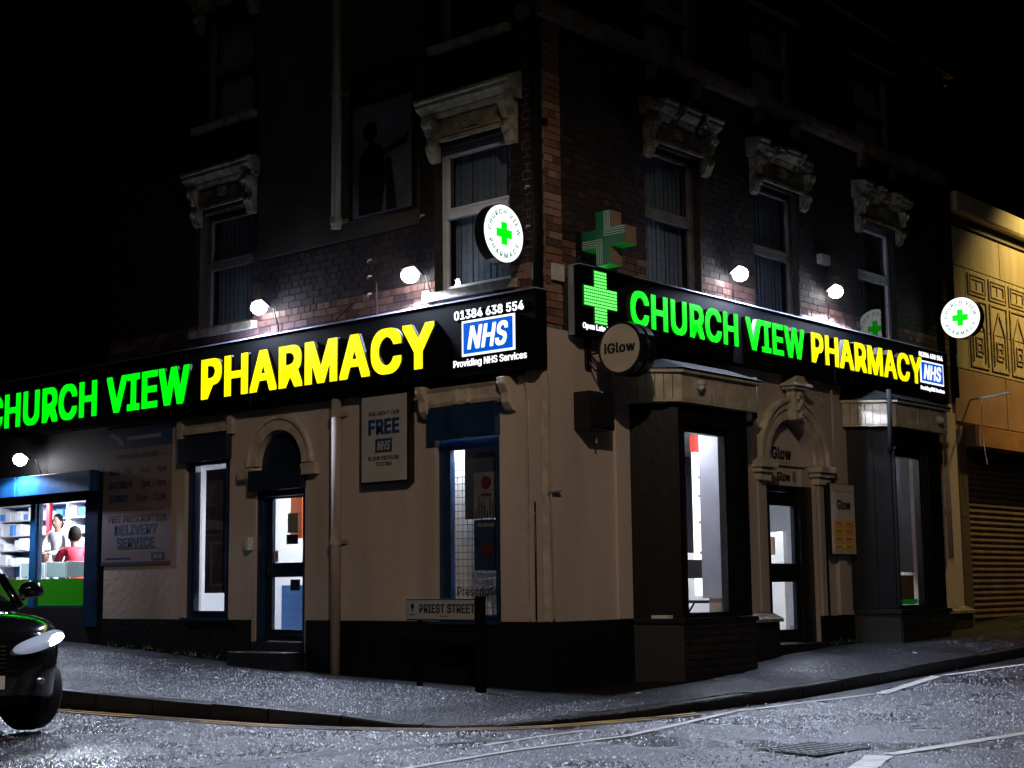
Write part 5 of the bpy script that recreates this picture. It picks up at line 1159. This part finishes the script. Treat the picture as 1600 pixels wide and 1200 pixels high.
textpart('lettering', 'FEELING SICK?', F, 0, 1.77, .035, .26, m='vinyl2', parent=PW2)
bm = NB(); lbox(bm, F, -.08, .10, 1.44, 1.58, .001, .003)
for k in range(4): lcyl(bm, F, (-.12, .0, .12, -.05)[k], (1.62, 1.66, 1.61, 1.68)[k], .012, .001, .003, 8)
obj('pale_print', bm, 'redpost', PW2)
textpart('window_lettering', 'Prescriptions', frame('L', 1.44, -.118, 0), 0, 1.0, .10, .78, 'l', 'letterside', wf2, bold=.01)
bm = NB(); bx(bm, .40, .45, .77, .98, 1.35, 1.9); bx(bm, .40, .45, .77, .95, .95, 1.25); obj('orange_banner', bm, 'orange', None, 'orange picture panel at the right of the window near the corner', 'banner')
# bay one interior: light box, partition, folding chair, counter
bm = NB(); bx(bm, 6.2, 7.6, 3.6, 3.65, 2.2, 2.8); obj('wall_picture', bm, 'posterb', None, 'dark picture on the back wall of the salon', 'picture')
LB = thing('light_box', (3.9, 1.0, .9), 'tall glowing white light box with a red top inside the first bay window', 'light box')
bm = NB(); bx(bm, 4.30, 4.56, 1.00, 1.05, .95, 2.85); lpn = obj('lit_panel', bm, 'strip', LB)
for z in (2.5, 2.25, 1.9, 1.5, 1.3): bm = NB(); bx(bm, 4.36, 4.44, .99, .998, z, z + .035); obj('printed_mark', bm, 'grey', lpn)
bm = NB(); bx(bm, 4.29, 4.57, .99, 1.06, 2.86, 3.08); obj('red_header', bm, 'litred', LB)
bm = NB(); planp(bm, [(3.49, .36), (3.45, .36), (3.39, .0), (3.15, -.38), (3.19, -.40), (3.44, -.02)], .93, 3.12); obj('grey_partition', bm, 'grey', None, 'grey partition panel at the right of the first bay window', 'partition')
ceil_light(2.5, -.18, 3.15, .5, .10, 'slim white light added to brighten the grey partition in the first bay window')  # unseen light added in front of the partition to brighten it
FC = thing('folding_chair', (3.84, .62, .43), 'black folding chair standing in the first bay window', 'chair')
F = Matrix.Translation((3.84, .62, .43)) @ Matrix.Rotation(R_(-25), 4, 'Z') @ Matrix.Scale(1.5, 4)
bm = NB(); lbox(bm, F, -.20, .20, .17, .185, .50, .66); obj('backrest', bm, 'plastic', FC, bevel=.01)
bm = NB(); lbox(bm, F, -.18, .18, -.20, .14, .29, .315); obj('seat', bm, 'plastic', FC, bevel=.005)
for sx in (-.19, .19):
    bm = NB(); tube(bm, [F @ Vector((sx, .18, .66)), F @ Vector((sx, -.16, 0))], .013, 8); obj('leg', bm, 'plastic', FC)
    bm = NB(); tube(bm, [F @ Vector((sx * .9, -.15, .30)), F @ Vector((sx * .9, .20, 0))], .013, 8); obj('leg', bm, 'plastic', FC)
bm = NB(); planp(bm, [(1.6, -.40), (3.15, -.40), (3.40, .30), (1.55, .30)], .722, .758); obj('bay_shelf', bm, 'white', b1)
bm = NB(); bx(bm, 4.7, 6.4, 2.0, 2.4, .43, 1.55); obj('counter', bm, 'white', None, 'white reception counter seen through the first bay window', 'counter')
bm = NB(); bx(bm, 3.5, 9.3, 4.2, 4.35, 1.6, 3.24); obj('dark_wall_unit', bm, 'dgrey', None, 'dark grey wall unit at the back of the salon', 'wall unit')
# bay two interior: pale blind and low cabinet
bm = NB(); bx(bm, 7.3, 9.2, .14, .18, 1.25, 3.2); obj('pale_screen', bm, 'grey', None, 'pale lilac screen filling the second bay window', 'screen')
bm = NB(); bx(bm, 7.2, 8.3, -.1, .1, .8, 1.2); obj('low_cabinet', bm, 'card', None, 'low brown cabinet at the foot of the second bay window', 'cabinet')
bm = NB(); bx(bm, 7.08, 7.75, -.42, -.40, .79, .86); obj('green_strip', bm, 'ggreen', None, 'green strip along the bottom of the second bay window', 'strip')
ceil_light(7.9, -.2, 3.16, .25, .08, 'small light added to brighten the pale screen in the second bay window')  # unseen light added to brighten the screen
# salon door interior
bm = NB(); bx(bm, 6.75, 6.85, 1.15, 1.75, .43, 1.85); obj('white_cabinet', bm, 'white', None, 'white cabinet seen through the salon door', 'cabinet')
bm = NB(); bx(bm, 6.0, 6.04, .98, 1.14, 1.72, 1.95); obj('dark_notice', bm, 'dgrey', None, 'dark notice seen through the upper pane of the salon door', 'notice')
bm = NB(); bx(bm, 6.0, 6.04, .86, .96, 1.50, 1.75); obj('brown_shelf_unit', bm, 'card', None, 'small brown shelf unit seen through the upper pane of the salon door', 'shelf')

# ------------------------------------------------------------------ the car
CAR = thing('parked_car', (-5.65, 2.32, -.17), 'dark wet estate car with its headlight on at the left edge of the road', 'car')
HD = R_(261); cz0 = zr(-5.65, 2.3)
CF = Matrix.Translation((-5.66, 2.23, cz0 + .02)) @ Matrix.Rotation(HD, 4, 'Z')     # local x forward, y left (kerb side)
def cp(x, y, z): return CF @ Vector((x, y, z))
# stations: x, half width, top height, centre crown
ST = [(.78, .30, .60), (.755, .44, .76), (.69, .60, .87), (.58, .73, .92), (.44, .83, .965), (.30, .90, .995), (.15, .935, 1.02), (0, .95, 1.04), (-.2, .955, 1.055), (-.42, .955, 1.07), (-.7, .95, 1.085), (-1.0, .95, 1.10), (-1.5, .95, 1.12), (-2.0, .95, 1.13), (-2.3, .95, 1.14), (-2.52, .955, 1.14), (-2.72, .955, 1.15), (-2.9, .955, 1.15), (-3.1, .95, 1.15), (-3.32, .94, 1.14), (-3.55, .92, 1.12), (-3.75, .88, 1.05), (-3.82, .80, .85)]
WB = 2.9
def under(x):
    b = .27
    for wx in (0, -WB):
        d = abs(x - wx)
        if d < .43: b = max(b, math.sqrt(.43 ** 2 - d * d) + .33)
    if x > .40: b = .27 + (x - .40) * .25
    return b
bm = NB(); rows = []
for x, hw, h in ST:
    hw *= 1.05 if x > .1 else 1.0; h += .012 if x > .1 else 0
    b = under(x); mid = max(b + .04, .58)
    if x > .40: mid = max(b + .04, .56)
    half = [(0, h + .03), (hw * .45, h + .025), (hw * .78, h), (hw * .93, h - .045), (hw * .985, h - .12), (hw * 1.0, max(h - .28, mid + .03)), (hw * 1.0, mid), (hw * .975, b)]
    rows.append([bm.verts.new(cp(x, y, z)) for y, z in half[::-1]] + [bm.verts.new(cp(x, -y, z)) for y, z in half[1:]])
for A, B in zip(rows, rows[1:]):
    for k in range(len(A) - 1): bm.faces.new((A[k], A[k + 1], B[k + 1], B[k]))
bm.faces.new(rows[0]); bm.faces.new(rows[-1][::-1])
body = obj('body', bm, 'carp', CAR, smooth=True); s = body.modifiers.new('s', 'SUBSURF'); s.levels = 2; s.render_levels = 2
# cabin
CB = [(-.48, .70, 1.12, 1.10), (-1.35, .60, 1.10, 1.60), (-1.9, .60, 1.12, 1.66), (-2.7, .60, 1.13, 1.65), (-3.3, .57, 1.13, 1.58), (-3.72, .62, 1.10, 1.12)]
bm = NB(); rows = []
for x, hw, zb, zt in CB:
    rows.append([bm.verts.new(cp(x, y, z)) for y, z in ((.86, zb - .03), (hw + .04, zt - .06), (hw * .8, zt), (0, zt + .02), (-hw * .8, zt), (-hw - .04, zt - .06), (-.86, zb - .03))])
for A, B in zip(rows, rows[1:]):
    for k in range(6): bm.faces.new((A[k], A[k + 1], B[k + 1], B[k]))
gh = obj('cabin_glass', bm, 'carg', CAR, smooth=True)
bm = NB(); rows = []
for x, hw, zb, zt in CB[1:5]:
    rows.append([bm.verts.new(cp(x - .0, y, z)) for y, z in ((hw + .05, zt - .07), (hw * .82, zt + .012), (0, zt + .035), (-hw * .82, zt + .012), (-hw - .05, zt - .07))])
for A, B in zip(rows, rows[1:]):
    for k in range(4): bm.faces.new((A[k], A[k + 1], B[k + 1], B[k]))
obj('roof', bm, 'carp', CAR, smooth=True)
for s in (1, -1):
    bm = NB(); tube(bm, [cp(-.46, .88 * s, 1.09), cp(-.80, .82 * s, 1.38), cp(-1.3, .68 * s, 1.60)], [.035, .032, .03], 8); obj('pillar', bm, 'carp', CAR, smooth=True)
    bm = NB(); tube(bm, [cp(-.41, .90 * s, 1.10), cp(-.78, .845 * s, 1.40)], .014, 6); obj('pillar_trim', bm, 'chrome', CAR)
    bm = NB(); tube(bm, [cp(-2.3, .87 * s, 1.12), cp(-2.3, .66 * s, 1.58)], .04, 8); tube(bm, [cp(-3.2, .87 * s, 1.12), cp(-3.15, .63 * s, 1.54)], .06, 8); obj('pillar', bm, 'carp', CAR)
    # door mirror
    bm = NB(); ellip(bm, cp(-.72, 1.10 * s, 1.25), .085, .125, .085, Matrix.Rotation(HD, 3, 'Z'), 16); mi = obj('door_mirror', bm, 'carp', CAR, smooth=True)
    bm = NB(); tube(bm, [cp(-.70, .90 * s, 1.12), cp(-.71, 1.02 * s, 1.19)], .035, 8); obj('mirror_arm', bm, 'plastic', mi)
    bm = NB(); tube(bm, [cp(-.65, .99 * s, 1.18), cp(-.65, 1.19 * s, 1.20)], .008, 6); obj('mirror_trim', bm, 'chrome', mi)
    # headlight
    HP = [(.765, .34, .80), (.70, .56, .835), (.57, .74, .88), (.40, .86, .935), (.30, .915, .935), (.33, .91, .86), (.47, .84, .77), (.62, .72, .735), (.73, .55, .725), (.79, .36, .735)]
    HM = Matrix.Rotation(HD, 3, 'Z') @ Matrix.Rotation(math.atan2(.50 * s, -.40), 3, 'Z') @ Matrix.Rotation(R_(-11), 3, 'Y')
    bm = NB(); ellip(bm, cp(.60, .63 * s, .80), .37, .145, .066, HM, 24); hl = obj('headlight', bm, 'lamprefl', CAR, smooth=True)
    if s == 1:
        bm = NB(); ellip(bm, cp(.58, .68 * s, .81), .26, .146, .056, HM, 18); obj('bulb', bm, 'lampglow', hl, smooth=True)
    bm = NB(); ellip(bm, cp(.66, .60 * s, .47), .05, .08, .03, Matrix.Rotation(HD, 3, 'Z'), 10); obj('fog_light', bm, 'chrome', CAR)
    bm = NB(); tube(bm, [cp(.64, .71 * s, .545), cp(.42, .86 * s, .55)], .010, 6); obj('bumper_trim', bm, 'chrome', CAR)
bm = NB()
for k in range(6): tube(bm, [cp(.80, -.26, .60 + k * .035), cp(.80, .26, .60 + k * .035)], .008, 6)
obj('grille', bm, 'plastic', CAR)
bm = NB(); hexa(bm, [cp(*p) for p in [(.76, -.26, .42), (.80, -.26, .42), (.80, .26, .42), (.76, .26, .42), (.76, -.26, .53), (.80, -.26, .53), (.80, .26, .53), (.76, .26, .53)]]); obj('number_plate', bm, 'white', CAR)
for s in (1, -1): bm = NB(); tube(bm, [cp(-.60, .2 * s - .15, 1.075), cp(-.66, .75 * s - .15 if s > 0 else -.3, 1.12)], .012, 6); obj('wiper', bm, 'plastic', CAR)
for wx, s in ((0, 1), (0, -1), (-WB, 1), (-WB, -1)):
    st = R_(14) if wx == 0 else 0; Wm = CF @ Matrix.Translation((wx, .80 * s, .355)) @ Matrix.Rotation(st, 4, 'Z') @ Matrix.Rotation(PI / 2, 4, 'X')
    bm = NB(); prof = [(.22, -.11), (.33, -.12), (.352, -.09), (.357, -.03), (.357, .03), (.352, .09), (.33, .12), (.22, .11)]; sg = 36; rg = []
    for k in range(sg):
        a = 2 * PI * k / sg; rg.append([bm.verts.new(Wm @ Vector((r * math.cos(a), r * math.sin(a), z))) for r, z in prof])
    for k in range(sg):
        A, B = rg[k], rg[(k + 1) % sg]
        for q in range(len(prof)): bm.faces.new((A[q], A[(q + 1) % 8], B[(q + 1) % 8], B[q]))
    wo = obj('wheel', bm, 'rubber', CAR, smooth=True)
    bm = NB(); lcyl(bm, Wm, 0, 0, .218, -.08, .06, 28); obj('rim', bm, 'alloy', wo)
bm = NB(); hexa(bm, [cp(*p) for p in [(-3.5, -.62, .25), (.45, -.62, .25), (.45, .62, .25), (-3.5, .62, .25), (-3.5, -.62, .6), (.4, -.62, .6), (.4, .62, .6), (-3.5, .62, .6)]]); obj('underbody', bm, 'plastic', CAR)
for s in (1, -1):
    p = cp(.82, .74 * s, .80); l = lamp('headlight_beam', 'SPOT', p, 90, (.80, .88, 1.0), aim=cp(9, .6 * s, -.3), spot_size=R_(95), spot_blend=.8, shadow_soft_size=.05)
    l.parent = CAR; l.matrix_parent_inverse = Matrix.Translation(CAR.location).inverted()

# ------------------------------------------------------------------ small litter and weeds
def litter(x, y, z, L, wd, a, m, lab):
    bm = NB(); F = Matrix.Translation((x, y, z)) @ Matrix.Rotation(a, 4, 'Z') @ Matrix.Rotation(.1, 4, 'X'); lpoly(bm, F, [(-L / 2, -wd / 2), (L / 2, -wd / 3), (L / 2 * .9, wd / 2), (-L / 3, wd / 2)], 0, .008); obj('litter', bm, m, None, lab, 'litter')
def pz(x, y):
    # pavement height near a plan point
    if y > 0: a = interp(ZBL, y); d = min(1, max(0, -x / 3.0))
    else: a = interp(ZBR, max(x, 0)); d = min(1, max(0, -y / 1.7))
    k = zr(-3.1 if y > 0 else x, y if y > 0 else -1.8) + (.15 if y > 0 else .12)
    return a * (1 - d) + k * d + .012 * math.sin(PI * d) + .004
litter(-1.9, 5.3, pz(-1.9, 5.3), .14, .05, .4, 'litter', 'white scrap of paper on the pavement left of the blue door'); litter(-1.6, 2.6, pz(-1.6, 2.6), .05, .04, 1, 'litterr', 'tiny red scrap on the pavement below the blue door')
litter(-1.4, .9, pz(-1.4, .9), .10, .04, 2, 'litter', 'white scrap on the pavement in front of the nameplate'); litter(.2, -1.0, pz(.2, -1.0), .14, .03, .2, 'litter', 'thin white scrap on the dark pavement below the first bay')
litter(11.2, -.9, pz(11.2, -.9), .5, .05, .1, 'litter', 'long white strip lying on the pavement before the roller shutter'); litter(6.0, -1.2, pz(6, -1.2), .12, .05, .5, 'litter', 'small white scrap on the pavement in front of the second bay')
litter(9.9, -.6, pz(9.9, -.6), .16, .06, .3, 'card', 'crumpled brown scrap at the foot of the shutter building')
def weeds(pts, name):
    bm = NB()
    for (side, s, n, z) in pts:
        for k in range(14):
            a = random.uniform(0, 6.28); L = random.uniform(.03, .09); p = W(side, s + random.uniform(-.12, .12), n + random.uniform(0, .06), z); q = p + Vector((math.cos(a) * L * .6, math.sin(a) * L * .6, L)); e = Vector((-math.sin(a), math.cos(a), 0)) * .008
            bm.faces.new([bm.verts.new(p - e), bm.verts.new(p + e), bm.verts.new(q)])
    obj(name, bm, 'leaf', None, 'low weeds along the foot of the walls', 'weeds', kind='stuff')
weeds([('L', s, .04, interp(ZBL, s)) for s in (5.6, 6.0, 6.3, 6.7, 7.0, 7.4, 7.8)] + [('R', s, .05, interp(ZBR, s)) for s in (5.9, 6.2, 6.4)], 'weeds')
